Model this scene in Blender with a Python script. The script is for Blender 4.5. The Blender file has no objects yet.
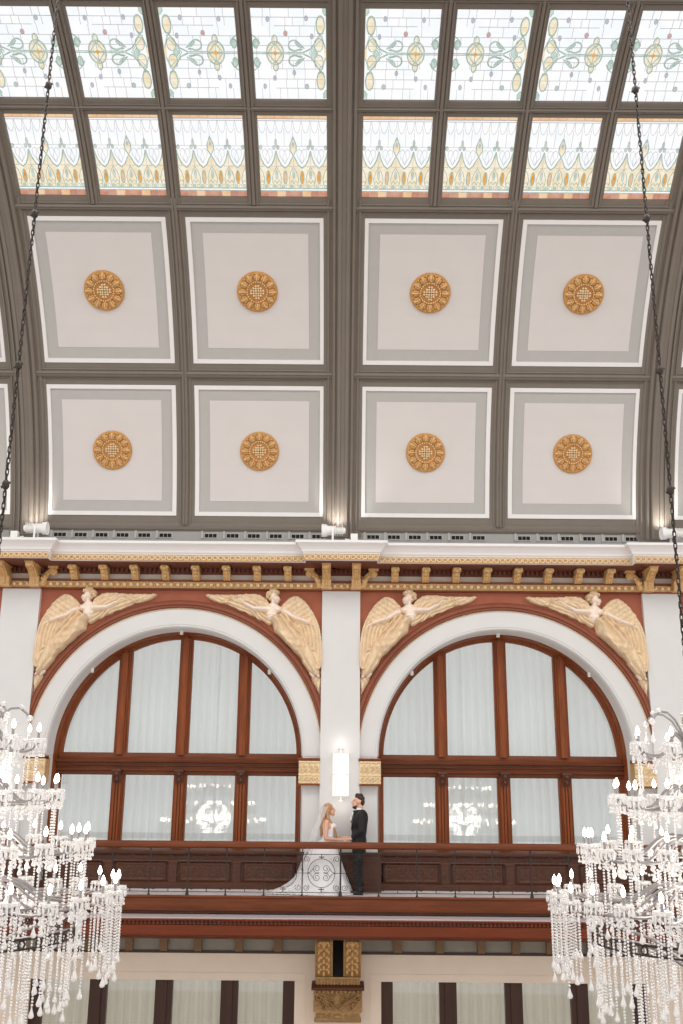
import bpy, bmesh, math, random
import numpy as np
from mathutils import Vector, Matrix
random.seed(7); rng = np.random.default_rng(7)
PI = math.pi
S = bpy.context.scene
COL = S.collection

# ------------------------------------------------------------------ camera, world, lights, exposure
def make_camera():
    f, p, yaw, roll = 978.0, .2768, -.002, .0088
    cp, sp, cy, sy = math.cos(p), math.sin(p), math.cos(yaw), math.sin(yaw)
    fwd = Vector((sy*cp, cy*cp, sp)); right = Vector((cy, -sy, 0)); up = right.cross(fwd)
    r = math.cos(roll)*right + math.sin(roll)*up
    u = -math.sin(roll)*right + math.cos(roll)*up
    cam = bpy.data.cameras.new('camera'); o = bpy.data.objects.new('camera', cam); COL.objects.link(o)
    cam.sensor_fit = 'VERTICAL'; cam.sensor_height = 36; cam.lens = f/1024*36
    cam.clip_end = 200
    M = Matrix((r, u, -fwd)).transposed().to_4x4(); M.translation = Vector((.044, -19.57, 1.85))
    o.matrix_world = M
    S.camera = o
make_camera()
S.view_settings.view_transform = 'Standard'
S.view_settings.look = 'None'
S.view_settings.gamma = 1
S.view_settings.use_curve_mapping = False
S.view_settings.exposure = 0.0
WORLD = bpy.data.worlds.new('hall_light'); S.world = WORLD
WORLD.use_nodes = True
WORLD.node_tree.nodes['Background'].inputs[0].default_value = (1, .99, .98, 1)
WORLD.node_tree.nodes['Background'].inputs[1].default_value = 1.02
SKY_GLASS = 1.0        # backlight of the stained glass
BULB = 14.0
SCONCE = 1.3
UPLIGHT = 26.0
def lamp(name, kind, loc, energy, color=(1, .95, .88), size=.2, rot=None, parent=None, spot=None, sy=None):
    l = bpy.data.lights.new(name, kind); l.energy = energy; l.color = color
    if kind == 'AREA':
        l.size = size
        if sy: l.shape = 'RECTANGLE'; l.size_y = sy
    else: l.shadow_soft_size = size
    if spot: l.spot_size = spot; l.spot_blend = .6
    o = bpy.data.objects.new(name, l); COL.objects.link(o); o.location = loc
    if rot: o.rotation_euler = rot
    if parent: o.parent = parent
    return o
def aim(o, target):
    d = Vector(target) - o.location
    o.rotation_euler = d.to_track_quat('-Z', 'Y').to_euler()
# daylight falling through the skylight over the hall's middle
lamp('skylight_daylight', 'AREA', (0, -9.3, 13.9), 1250, (1, .97, .93), 24, (0, 0, 0), sy=5)

# ------------------------------------------------------------------ materials
def lin(c):
    return tuple(((v/255)/12.92 if v/255 <= .04045 else ((v/255+.055)/1.055)**2.4) for v in c)
def mat(name, srgb, rough=.6, metal=0, var=.06, scale=6, bump=0, bscale=60, spec=.4, srgb2=None, stretch=(1, 1, 1), detail=6):
    m = bpy.data.materials.new(name); m.use_nodes = True
    nt = m.node_tree; N = nt.nodes; L = nt.links; b = N['Principled BSDF']
    c = lin(srgb); b.inputs['Roughness'].default_value = rough; b.inputs['Metallic'].default_value = metal
    b.inputs['Specular IOR Level'].default_value = spec
    tc = N.new('ShaderNodeTexCoord'); mp = N.new('ShaderNodeMapping'); mp.inputs['Scale'].default_value = stretch
    L.new(tc.outputs['Object'], mp.inputs[0])
    n = N.new('ShaderNodeTexNoise'); n.inputs['Scale'].default_value = scale; n.inputs['Detail'].default_value = detail
    L.new(mp.outputs[0], n.inputs['Vector'])
    r = N.new('ShaderNodeValToRGB'); L.new(n.outputs[0], r.inputs[0])
    c2 = lin(srgb2) if srgb2 else tuple(v*(1-2*var) for v in c)
    r.color_ramp.elements[0].position = .35; r.color_ramp.elements[0].color = (*c2, 1)
    r.color_ramp.elements[1].position = .65; r.color_ramp.elements[1].color = (*c, 1)
    L.new(r.outputs[0], b.inputs['Base Color'])
    if bump:
        n2 = N.new('ShaderNodeTexNoise'); n2.inputs['Scale'].default_value = bscale; L.new(mp.outputs[0], n2.inputs['Vector'])
        bp = N.new('ShaderNodeBump'); bp.inputs['Strength'].default_value = bump; bp.inputs['Distance'].default_value = .01
        L.new(n2.outputs[0], bp.inputs['Height']); L.new(bp.outputs[0], b.inputs['Normal'])
    return m
def emit(name, srgb, strength, srgb2=None, scale=8):
    m = bpy.data.materials.new(name); m.use_nodes = True
    nt = m.node_tree; N = nt.nodes; L = nt.links; N.remove(N['Principled BSDF'])
    e = N.new('ShaderNodeEmission'); e.inputs[1].default_value = strength; e.inputs[0].default_value = (*lin(srgb), 1)
    if srgb2:
        tc = N.new('ShaderNodeTexCoord'); n = N.new('ShaderNodeTexNoise'); n.inputs['Scale'].default_value = scale
        L.new(tc.outputs['Object'], n.inputs['Vector'])
        r = N.new('ShaderNodeValToRGB'); L.new(n.outputs[0], r.inputs[0])
        r.color_ramp.elements[0].position = .4; r.color_ramp.elements[0].color = (*lin(srgb2), 1)
        r.color_ramp.elements[1].position = .6; r.color_ramp.elements[1].color = (*lin(srgb), 1)
        L.new(r.outputs[0], e.inputs[0])
    L.new(e.outputs[0], N['Material Output'].inputs[0])
    return m
def mixmat(name, parts):
    """weighted sum of shaders: list of (node type, colour, roughness, weight)"""
    m = bpy.data.materials.new(name); m.use_nodes = True
    nt = m.node_tree; N = nt.nodes; L = nt.links; N.remove(N['Principled BSDF'])
    acc, tot = None, 0
    for typ, colr, ro, wgt in parts:
        s = N.new(typ); s.inputs[0].default_value = (*colr, 1)
        if ro is not None and 'Roughness' in s.inputs: s.inputs['Roughness'].default_value = ro
        tot += wgt
        if acc is None: acc = s.outputs[0]
        else:
            mx = N.new('ShaderNodeMixShader'); mx.inputs[0].default_value = wgt/tot
            L.new(acc, mx.inputs[1]); L.new(s.outputs[0], mx.inputs[2]); acc = mx.outputs[0]
    L.new(acc, N['Material Output'].inputs[0])
    return m
M = {}
M['white'] = mat('white_plaster', (218, 216, 215), .7, var=.012, scale=3)
M['cornice'] = mat('cornice_paint', (230, 226, 225), .6, var=.01, scale=3)
M['terra'] = mat('terracotta_paint', (176, 101, 74), .65, var=.05, scale=5)
M['brown'] = mat('brown_paint', (138, 75, 50), .55, var=.06, scale=6)
M['soffit'] = mat('soffit_brown', (112, 62, 44), .6, var=.06, scale=6)
M['frieze'] = mat('frieze_grey', (200, 190, 178), .7, var=.02)
M['gold'] = mat('gold_leaf', (222, 180, 124), .45, .1, var=.08, scale=14, bump=.15, bscale=40)
M['gold_orange'] = mat('orange_gold', (200, 144, 78), .42, .2, var=.07, scale=12)
M['gold_pale'] = mat('pale_gold', (242, 216, 176), .5, .1, var=.08, scale=30)
M['gold_dim'] = mat('antique_gold', (184, 146, 98), .45, .15, var=.12, scale=16, bump=.15, bscale=40)
M['stone'] = mat('figure_cream', (236, 208, 172), .6, var=.08, scale=9, bump=.1, bscale=30)
M['skin_stone'] = mat('figure_pale', (246, 228, 212), .6, var=.04, scale=9)
M['taupe'] = mat('rib_taupe', (119, 109, 99), .6, var=.03, scale=3)
M['rim'] = mat('panel_rim_white', (228, 224, 222), .6, var=.008)
M['greyband'] = mat('panel_band_grey', (178, 174, 170), .7, var=.012)
M['cream'] = mat('panel_cream', (209, 202, 198), .7, var=.012, scale=2)
M['wood'] = mat('mahogany', (140, 72, 34), .45, var=.17, scale=3.2, stretch=(6, 6, .6), bump=.05, bscale=14, spec=.25)
M['wood_h'] = mat('mahogany_long', (122, 64, 34), .45, var=.17, scale=3.2, stretch=(.5, 6, 6), bump=.05, bscale=14, spec=.25)
M['wood_dark'] = mat('dark_walnut', (96, 55, 36), .5, var=.16, scale=3, stretch=(.6, 6, 6))
M['wood_black'] = mat('dark_oak', (70, 40, 29), .4, var=.12, scale=3, stretch=(6, 6, .6))
M['redwood'] = mat('red_mahogany', (118, 52, 24), .42, var=.14, scale=2.5, stretch=(.4, 6, 6), spec=.25)
M['ledge'] = mat('ledge_paint', (190, 178, 178), .5, var=.02)
M['beige'] = mat('beige_plaster', (240, 224, 208), .75, var=.02, scale=3)
M['greygreen'] = mat('grey_green_paint', (152, 147, 136), .7, var=.05)
M['iron'] = mat('wrought_iron', (62, 52, 47), .45, .3, var=.1, scale=20)
M['black'] = mat('vent_black', (14, 13, 13), .8, var=.1)
M['marble'] = mat('pale_marble', (244, 241, 241), .4, var=.05, scale=2)
M['hallfloor'] = mat('hall_floor', (196, 178, 160), .5, var=.08, scale=1.5)
M['chrome'] = mat('grey_metal', (158, 154, 154), .3, .6, var=.05)
M['whitemetal'] = mat('white_enamel', (236, 234, 230), .4, var=.02)
M['candle'] = mat('candle_sleeve', (238, 236, 232), .4, var=.02)
M['bulb'] = emit('bulb_light', (255, 236, 214), BULB)
M['lampglass'] = emit('frosted_lamp', (255, 248, 238), SCONCE)
M['lens'] = emit('flood_lens', (255, 244, 226), 2.5)
M['basegrey'] = mat('vault_base_grey', (158, 156, 152), .7, var=.02)
M['ventgrey'] = mat('vent_grey', (172, 170, 166), .6, var=.02)
M['gold_shaded'] = mat('shaded_gold', (128, 102, 74), .5, .1, var=.08)  # bracket gold with the shade under the balcony mixed into its colour
M['lead'] = mat('lead_came', (214, 212, 222), .5, .2, var=.05)
M['lead_green'] = emit('sage_glass', (190, 206, 197), .93, (164, 184, 174), 14)
M['g_white'] = emit('glass_white', (255, 255, 255), SKY_GLASS, (248, 252, 254), 3)
M['g_yellow'] = emit('glass_yellow', (255, 246, 224), SKY_GLASS*.96, (248, 230, 194), 9)
M['g_green'] = emit('glass_green', (214, 234, 222), SKY_GLASS*.9, (188, 216, 200), 9)
M['g_orange'] = emit('glass_orange', (250, 186, 96), SKY_GLASS*.9, (240, 160, 60), 12)
M['g_peach'] = emit('glass_peach', (252, 216, 176), SKY_GLASS*.92, (246, 198, 150), 5)
M['g_pink'] = emit('glass_pink', (230, 176, 150), SKY_GLASS*.85, (214, 150, 124), 5)
M['g_red'] = emit('glass_red', (226, 172, 170), SKY_GLASS*.9)
M['g_blue'] = emit('glass_blue', (196, 206, 220), SKY_GLASS*.9)
M['pane'] = mixmat('window_glass', [('ShaderNodeBsdfTransparent', (.96, .98, .97), None, .93), ('ShaderNodeBsdfGlossy', (1, 1, 1), .03, .07)])
M['sheer'] = mixmat('sheer_curtain', [('ShaderNodeBsdfDiffuse', (.76, .765, .77), None, .5), ('ShaderNodeBsdfTranslucent', (.80, .805, .81), None, .45)])
M['sheer_warm'] = mixmat('sheer_curtain_warm', [('ShaderNodeBsdfDiffuse', (.64, .59, .51), None, .6), ('ShaderNodeBsdfTranslucent', (.64, .59, .51), None, .4)])
M['crystal'] = mixmat('cut_crystal', [('ShaderNodeBsdfTransparent', (1, 1, 1), None, .16), ('ShaderNodeBsdfDiffuse', (.97, .96, .96), None, .30), ('ShaderNodeBsdfTranslucent', (.98, .97, .97), None, .34), ('ShaderNodeBsdfGlossy', (1, 1, 1), .10, .20)])
M['skin'] = mat('skin', (226, 176, 150), .5, var=.03, scale=20)
M['blond'] = mat('blond_hair', (196, 148, 104), .5, var=.15, scale=30, stretch=(1, 1, .2))
M['brunet'] = mat('brown_hair', (62, 46, 40), .5, var=.15, scale=40)
M['satin'] = mat('white_satin', (244, 242, 244), .45, var=.01)
M['lace'] = mat('white_lace', (240, 236, 236), .6, var=.05, scale=60)
M['veil'] = mixmat('tulle_veil', [('ShaderNodeBsdfTransparent', (1, 1, 1), None, .68), ('ShaderNodeBsdfDiffuse', (.95, .94, .94), None, .32)])
M['suit'] = mat('black_wool', (30, 29, 31), .7, var=.08, scale=40, bump=.1, bscale=200)
M['shoe'] = mat('black_leather', (20, 19, 20), .25, var=.05)
M['shirt'] = mat('white_shirt', (240, 240, 242), .6, var=.01)
M['petal'] = mat('cream_petal', (240, 230, 216), .6, var=.05, scale=40)
M['leafgreen'] = mat('sprig_green', (86, 98, 66), .6, var=.1, scale=40)

# ------------------------------------------------------------------ mesh helpers
class MB:
    def __init__(s): s.v = []; s.f = []; s.m = []
    def add(s, verts, faces, m=0):
        o = len(s.v); s.v += [tuple(map(float, p)) for p in verts]
        s.f += [tuple(i+o for i in q) for q in faces]; s.m += [m]*len(faces); return s
    def box(s, x0, x1, y0, y1, z0, z1, m=0):
        V = [(x, y, z) for x in (x0, x1) for y in (y0, y1) for z in (z0, z1)]
        return s.add(V, [(0, 1, 3, 2), (4, 6, 7, 5), (0, 4, 5, 1), (2, 3, 7, 6), (0, 2, 6, 4), (1, 5, 7, 3)], m)
    def sweep(s, rings, closed_ring=True, caps=True, loop=False, m=0):
        n = len(rings[0]); V = [p for r in rings for p in r]; F = []
        k = len(rings)
        for i in range(k if loop else k-1):
            a, b = i*n, ((i+1) % k)*n
            for j in range(n if closed_ring else n-1):
                j2 = (j+1) % n
                F.append((a+j, a+j2, b+j2, b+j))
        if caps and closed_ring and not loop:
            F.append(tuple(range(n-1, -1, -1))); F.append(tuple((k-1)*n+j for j in range(n)))
        return s.add(V, F, m)
    def extrude_x(s, prof, x0, x1, m=0):
        return s.sweep([[(x, y, z) for y, z in prof] for x in (x0, x1)], m=m)
    def tube(s, pts, r, n=8, loop=False, caps=True, m=0):
        P = [Vector(p) for p in pts]; k = len(P)
        rad = r if hasattr(r, '__len__') else [r]*k
        rings = []; prev = None
        for i in range(k):
            if loop: t = P[(i+1) % k] - P[i-1]
            else: t = P[min(i+1, k-1)] - P[max(i-1, 0)]
            if t.length < 1e-9: t = Vector((0, 0, 1))
            t.normalize()
            if prev is None:
                a = Vector((0, 1, 0)) if abs(t.y) < .9 else Vector((1, 0, 0))
                u = t.cross(a).normalized()
            else:
                u = prev - t*prev.dot(t)
                u = u.normalized() if u.length > 1e-6 else t.orthogonal().normalized()
            prev = u; w = t.cross(u)
            rings.append([tuple(P[i] + rad[i]*(math.cos(2*PI*j/n)*u + math.sin(2*PI*j/n)*w)) for j in range(n)])
        return s.sweep(rings, caps=caps, loop=loop, m=m)
    def lathe(s, prof, n=16, c=(0, 0, 0), m=0):
        rings = [[(c[0]+r*math.cos(2*PI*j/n), c[1]+r*math.sin(2*PI*j/n), c[2]+z) for j in range(n)] for r, z in prof]
        return s.sweep(rings, m=m)
    def ball(s, c, r, n=8, k=5, m=0):
        rx, ry, rz = r if hasattr(r, '__len__') else (r, r, r)
        V = [(c[0], c[1], c[2]-rz)]
        for i in range(1, k):
            a = -PI/2 + PI*i/k
            V += [(c[0]+rx*math.cos(a)*math.cos(2*PI*j/n), c[1]+ry*math.cos(a)*math.sin(2*PI*j/n), c[2]+rz*math.sin(a)) for j in range(n)]
        V.append((c[0], c[1], c[2]+rz)); F = []
        for j in range(n):
            F.append((0, 1+(j+1) % n, 1+j))
            for i in range(k-2):
                a = 1+i*n
                F.append((a+j, a+(j+1) % n, a+n+(j+1) % n, a+n+j))
            F.append((1+(k-2)*n+j, 1+(k-2)*n+(j+1) % n, len(V)-1))
        return s.add(V, F, m)
    def capsule(s, a, b, ra, rb, n=10, m=0):
        A, B = Vector(a), Vector(b); d = B-A; L = d.length or 1e-6; t = d/L
        pts, rad = [], []
        for q in (-.98, -.8, -.5, 0): pts.append(A + t*ra*q); rad.append(ra*math.sqrt(max(0.02, 1-q*q)))
        for q in (0, .5, .8, .98): pts.append(B + t*rb*q); rad.append(rb*math.sqrt(max(0.02, 1-q*q)))
        return s.tube(pts, rad, n, m=m)
    def prism(s, poly, y0, y1, m=0):
        """outline in x,z given thickness along y"""
        n = len(poly)
        V = [(x, y0, z) for x, z in poly] + [(x, y1, z) for x, z in poly]
        F = [tuple(range(n)), tuple(range(2*n-1, n-1, -1))] + [(i, n+i, n+(i+1) % n, (i+1) % n) for i in range(n)]
        return s.add(V, F, m)
    def mesh(s, name, mats, smooth=False):
        me = bpy.data.meshes.new(name); me.from_pydata(s.v, [], s.f); me.update()
        for mm in (mats if isinstance(mats, (list, tuple)) else [mats]): me.materials.append(M[mm])
        if any(s.m): me.polygons.foreach_set('material_index', s.m)
        bm = bmesh.new(); bm.from_mesh(me); bmesh.ops.recalc_face_normals(bm, faces=bm.faces); bm.to_mesh(me); bm.free()
        if smooth:
            me.polygons.foreach_set('use_smooth', [True]*len(me.polygons))
            if smooth != 'all':
                try: me.set_sharp_from_angle(angle=math.radians(38))
                except Exception: pass
        return me
    def build(s, name, mats, parent=None, smooth=False, loc=(0, 0, 0)):
        return link(name, s.mesh(name, mats, smooth), parent, loc)
def link(name, me, parent=None, loc=(0, 0, 0)):
    o = bpy.data.objects.new(name, me); COL.objects.link(o); o.location = loc
    if parent: o.parent = parent
    return o
def tag(o, label=None, cat=None, group=None, kind=None):
    if label: o['label'] = label
    if cat: o['category'] = cat
    if group: o['group'] = group
    if kind: o['kind'] = kind
    return o
def empty(name, loc=(0, 0, 0), rz=0):
    o = bpy.data.objects.new(name, None); COL.objects.link(o); o.location = loc; o.rotation_euler = (0, 0, rz)
    o.empty_display_size = .1
    return o
def thing(name, label, cat, loc=(0, 0, 0), rz=0, group=None):
    return tag(empty(name, loc, rz), label, cat, group)
def struct(o): o['kind'] = 'structure'; return o
def copy_tree(o, parent=None):
    c = o.copy(); COL.objects.link(c)
    if parent: c.parent = parent
    for ch in list(o.children): copy_tree(ch, c)
    return c
def relief(fn, w, h, nu, nv, name, m, mapf=None, mask=None, back=0.0):
    """carved relief: heights fn(U,V) on a w x h field (x to the right, z up, height towards -y)"""
    U, V = np.meshgrid(np.linspace(0, w, nu), np.linspace(0, h, nv))
    H = fn(U, V)
    if mapf is None: P = np.stack([U, -H, V], -1)
    else: P = mapf(U, V, H)
    ok = np.ones(U.shape, bool) if mask is None else mask(U, V)
    idx = -np.ones(U.shape, int)
    q = ok[:-1, :-1] & ok[1:, :-1] & ok[:-1, 1:] & ok[1:, 1:]
    used = np.zeros(U.shape, bool)
    used[:-1, :-1] |= q; used[1:, :-1] |= q; used[:-1, 1:] |= q; used[1:, 1:] |= q
    idx[used] = np.arange(used.sum())
    verts = P[used]
    A = idx[:-1, :-1][q]; B = idx[:-1, 1:][q]; C_ = idx[1:, 1:][q]; D = idx[1:, :-1][q]
    faces = np.stack([A, B, C_, D], -1)
    # skirt back to the ground plane
    edges = {}
    for f in faces.tolist():
        for a, b in zip(f, f[1:]+f[:1]):
            if (b, a) in edges: del edges[(b, a)]
            else: edges[(a, b)] = 1
    n0 = len(verts); low = verts.copy(); low[:, 1] = back
    if mapf is not None: low = mapf(U, V, np.full(U.shape, -back))[used]
    bset = sorted({a for a, b in edges} | {b for a, b in edges}); mp = {a: n0+i for i, a in enumerate(bset)}
    verts = np.vstack([verts, low[bset]]) if bset else verts
    fl = faces.tolist() + [[b, a, mp[a], mp[b]] for a, b in edges]
    me = bpy.data.meshes.new(name); me.from_pydata(verts.tolist(), [], fl); me.update()
    me.materials.append(M[m])
    me.polygons.foreach_set('use_smooth', [True]*len(me.polygons))
    return me
def sstep(a, b, x): t = np.clip((x-a)/(b-a), 0, 1); return t*t*(3-2*t)
def dome(U, V, cx, cy, rx, ry, h): return h*np.sqrt(np.clip(1-((U-cx)/rx)**2-((V-cy)/ry)**2, 0, 1))
def segd(U, V, a, b):
    ax, ay = a; bx, by = b; dx, dy = bx-ax, by-ay; L2 = dx*dx+dy*dy or 1e-9
    t = np.clip(((U-ax)*dx+(V-ay)*dy)/L2, 0, 1)
    return np.hypot(U-ax-t*dx, V-ay-t*dy), t
def cap_h(U, V, a, b, ra, rb, h):
    d, t = segd(U, V, a, b); r = ra+(rb-ra)*t
    return h*np.sqrt(np.clip(1-(d/r)**2, 0, 1))
def path_h(U, V, pts, r, h):
    H = np.zeros(U.shape)
    for i in range(len(pts)-1):
        r0 = r[i] if hasattr(r, '__len__') else r; r1 = r[i+1] if hasattr(r, '__len__') else r
        H = np.maximum(H, cap_h(U, V, pts[i], pts[i+1], r0, r1, h))
    return H
def spiral(c, r0, r1, a0, turns, n=28):
    return [(c[0]+(r0+(r1-r0)*i/n)*math.cos(a0+2*PI*turns*i/n), c[1]+(r0+(r1-r0)*i/n)*math.sin(a0+2*PI*turns*i/n)) for i in range(n+1)]
def polymask(U, V, poly):
    ins = np.zeros(U.shape, bool); n = len(poly)
    for i in range(n):
        x0, y0 = poly[i]; x1, y1 = poly[(i+1) % n]
        c = ((y0 > V) != (y1 > V)) & (U < (x1-x0)*(V-y0)/((y1-y0) or 1e-12)+x0)
        ins ^= c
    return ins
def polydist(U, V, poly):
    d = np.full(U.shape, 9.)
    for i in range(len(poly)): d = np.minimum(d, segd(U, V, poly[i], poly[(i+1) % len(poly)])[0])
    return d
def smoothpoly(P, it=2):
    for _ in range(it):
        Q = []
        for i in range(len(P)):
            a, b = P[i], P[(i+1) % len(P)]
            Q += [(a[0]*.75+b[0]*.25, a[1]*.75+b[1]*.25), (a[0]*.25+b[0]*.75, a[1]*.25+b[1]*.75)]
        P = Q
    return P
ORD = ['first', 'second', 'third', 'fourth', 'fifth', 'sixth', 'seventh', 'eighth']
BAY = 6.5
X0 = .015             # centre line of the middle pillar
BAYS = [X0-1.5*BAY, X0-.5*BAY, X0+.5*BAY, X0+1.5*BAY]
XL, XR = X0-2*BAY, X0+2*BAY

# ------------------------------------------------------------------ the hall: floor, walls, arches
struct(MB().box(XL, XR, -20.6, .6, -5.7, -5.6).build('floor', 'hallfloor'))
ZS = 2.48            # springing of the arches
PW = .385            # half a pillar
HB = BAY/2-PW        # half a bay between pillars
def rect_r(a, hw, h):
    c, s = abs(math.cos(a)), math.sin(a)
    return min(hw/c if c > 1e-6 else 9e9, h/s if s > 1e-6 else 9e9)
def arc_pts(r, n=64, a0=0., a1=PI): return [(r*math.cos(a0+(a1-a0)*i/n), r*math.sin(a0+(a1-a0)*i/n)) for i in range(n+1)]
walls = struct(empty('wall_far', (0, 0, 0)))
YW = .10             # face of the bay wall
def bay_wall(cx):
    n = 96
    top = 5.76-ZS
    angs = sorted(set([PI*i/n for i in range(n+1)] + [math.atan2(top, HB), PI-math.atan2(top, HB)]))
    # white face ring of the arch and splayed reveal
    w = MB(); V = []
    for a in angs:
        ro = min(2.90, rect_r(a, HB, top)); c, s = math.cos(a), math.sin(a)
        V.append([(cx+2.48*c, .62, ZS+2.48*s), (cx+2.485*c, .48, ZS+2.485*s), (cx+2.495*c, .16, ZS+2.495*s), (cx+2.515*c, YW+.015, ZS+2.515*s), (cx+2.53*c, YW, ZS+2.53*s),
                  (cx+2.56*c, YW, ZS+2.56*s), (cx+2.565*c, YW-.012, ZS+2.565*s), (cx+ro*c, YW-.012, ZS+ro*s)])
    w.sweep(V, closed_ring=False, caps=False)
    for s in (-1, 1):
        xs = sorted((cx+s*2.53, cx+s*HB))
        w.add([(cx+s*2.53, YW, 0), (cx+s*HB, YW, 0), (cx+s*HB, YW, ZS), (cx+s*2.53, YW, ZS)], [(0, 1, 2, 3)])
        w.add([(cx+s*2.48, .62, 0), (cx+s*2.53, YW, 0), (cx+s*2.53, YW, ZS), (cx+s*2.48, .62, ZS)], [(0, 1, 2, 3)])
    w.build('arch_face', 'white', walls)
    # spandrels
    b = MB(); V = []
    for a in angs:
        R = rect_r(a, HB, top); ri = min(2.88, R); c, s = math.cos(a), math.sin(a)
        V.append([(cx+ri*c, YW, ZS+ri*s), (cx+R*c, YW, ZS+R*s)])
    b.sweep(V, closed_ring=False, caps=False)
    b.build('spandrel', 'terra', walls)
    # moulded brown archivolt, only as far as the pillars
    pr = [(2.90, YW), (2.90, .05), (2.915, .03), (2.94, .03), (2.945, .045), (2.955, .045), (2.96, .022), (2.985, .014), (3.01, .022), (3.015, .03), (3.03, .03), (3.045, .05), (3.05, YW)]
    a0 = math.acos(min(1, (HB+.2)/3.05))
    m = MB().sweep([[(cx+r*math.cos(a), y, ZS+r*math.sin(a)) for r, y in pr] for a in np.linspace(a0, PI-a0, 90)])
    struct(m.build('archivolt', 'brown', walls, smooth=True))
    # string of gold beads inside it
    g = MB()
    for a in np.linspace(a0+.10, PI-a0-.10, 200): g.ball((cx+2.885*math.cos(a), YW-.015, ZS+2.885*math.sin(a)), (.017, .022, .017), 6, 4)
    g.build('bead_string', 'gold_pale', walls, smooth='all')
for c in BAYS: bay_wall(c)
for k in range(-2, 3):
    m = MB(); xp = X0+k*BAY
    m.box(xp-PW, xp+PW, 0, .6, 0, 5.76)
    struct(m.build('pillar', 'white', walls))
struct(MB().box(XL, XR, .12, .6, 5.72, 6.9).build('upper_wall', 'white', walls))

# cornice
def cornice_sweep(prof, xs, name, m, parent, step=.2, smooth=False):
    path = [(XL, 0, 0, -1)]
    for k in range(-2, 3):
        xp = X0+k*BAY
        path += [(xp-xs, 0, -1, -1), (xp-xs, -step, -1, -1), (xp+xs, -step, 1, -1), (xp+xs, 0, 1, -1)]
    path.append((XR, 0, 0, -1))
    path = [p for p in path if XL-.01 <= p[0] <= XR+.01]
    mb = MB().sweep([[(px+mx*d, py+my*d, z) for d, z in prof] for px, py, mx, my in path])
    return struct(mb.build(name, m, parent, smooth))
corn = struct(empty('trim_1'))
cornice_sweep([(-.2, 6.19), (.585, 6.19), (.60, 6.20), (.61, 6.30), (.62, 6.315), (.625, 6.34), (.65, 6.36), (.665, 6.40), (.70, 6.45), (.735, 6.49), (.75, 6.50), (.755, 6.515), (.775, 6.515), (.775, 6.56), (.76, 6.57), (-.2, 6.59)], .13, 'cornice', 'cornice', corn)
cornice_sweep([(-.2, 6.17), (.57, 6.17), (.58, 6.195), (-.2, 6.195)], .13, 'cornice_soffit', 'soffit', corn)
# entablature bands along the wall
MB().box(XL, XR, -.015, .13, 5.74, 5.765).box(XL, XR, -.045, .13, 5.885, 5.94).build('brown_fillet', 'brown', corn)
MB().box(XL, XR, 0, .13, 5.94, 6.05).build('frieze_band', 'frieze', corn)
d = MB().box(XL, XR, -.02, .13, 6.05, 6.18)
x = XL+.05
while x < XR:
    d.box(x, x+.05, -.075, 0, 6.085, 6.17); x += .095
d.build('dentil_band', 'soffit', corn)
def band(x0, x1, z0, z1, y, per, kind, name, parent, m):
    w = x1-x0; per = w/max(1, round(w/per)); h = z1-z0
    def fn(U, V):
        u = (U % per)/per; v = V/h
        if kind == 'egg':
            H = .010+.03*np.exp(-((np.abs(u-.5)-.5)/.07)**2)*(v < .7)
            H = np.maximum(H, .045*(v > .88)); H = np.maximum(H, .03*(v < .10))
        else:
            H = .004+dome(u, v, .5, .5, .15, .17, .03)
            H = np.maximum(H, .034*((v > .9) | (v < .1)))
        return H
    me = relief(fn, w, h, int(w/per*9)+1, 11, name, m)
    o = link(name, me, parent, (x0, y, z0))
    q = MB(); n = int(round(w/per))
    for i in range(n):
        c = (i+.5)*per
        if kind == 'egg': q.ball((c, -.04, h*.55), (per*.30, .045, h*.36), 8, 5)
        else: q.tube([(c+per*.40*math.cos(a), -.022, h/2+h*.33*math.sin(a)) for a in np.linspace(0, 2*PI, 13)[:-1]], .0125, 5, loop=True)
    q.build('eggs' if kind == 'egg' else 'ring_chain', 'gold_pale', o, smooth='all')
    return o
for k in range(-2, 2):
    xa, xb = X0+k*BAY, X0+(k+1)*BAY
    band(xa+.40, xb-.40, 5.765, 5.885, -.03, .135, 'egg', 'egg_and_dart', corn, 'gold')
    band(xa+.745, xb-.745, 6.20, 6.315, -.605, .113, 'guil', 'guilloche', corn, 'gold')
for k in range(-1, 2):
    xa = X0+k*BAY
    band(xa-.20, xa+.20, 5.765, 5.875, -.05, .133, 'egg', 'egg_and_dart', corn, 'gold')
    band(xa-.735, xa+.735, 6.20, 6.315, -.805, .113, 'guil', 'guilloche', corn, 'gold')
for k in range(-1, 2):
    MB().box(X0+k*BAY-.42, X0+k*BAY+.42, -.05, .1, 5.735, 5.765).build('pillar_fillet', 'brown', corn)

# ------------------------------------------------------------------ vault
YC, ZC0, RV = -9.13, 5.34, 9.36
def vp(x, t, h): r = RV-h; return (x, YC+r*math.cos(t), ZC0+r*math.sin(t))
D2 = math.radians
T = dict(base=D2(5), p2b=D2(12.13), p2t=D2(28.69), p1b=D2(31.45), p1t=D2(49.25), s1b=D2(51.6), s1t=D2(60.95), s2b=D2(62.6), s2t=D2(72.5), s3b=D2(74.8), s3t=D2(105.4))
vault = struct(empty('ceiling'))
def vstrip(mb, x0, x1, t0, t1, h0, h1=None, n=None, m=0):
    """slab in vault space: x0..x1, t0..t1, from height h0 down to h1 (a solid with thickness)"""
    n = n or max(2, int((t1-t0)/D2(2))+1)
    h1 = h0-.04 if h1 is None else h1
    mb.sweep([[vp(x0, t, h1), vp(x1, t, h1), vp(x1, t, h0), vp(x0, t, h0)] for t in np.linspace(t0, t1, n)], m=m)
def vrib_x(prof, x, t0, t1, name, m='taupe'):
    n = int((t1-t0)/D2(1.5))+2
    mb = MB().sweep([[vp(x+u, t, h) for u, h in prof] for t in np.linspace(t0, t1, n)])
    return struct(mb.build(name, m, vault, smooth=True))
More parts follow.
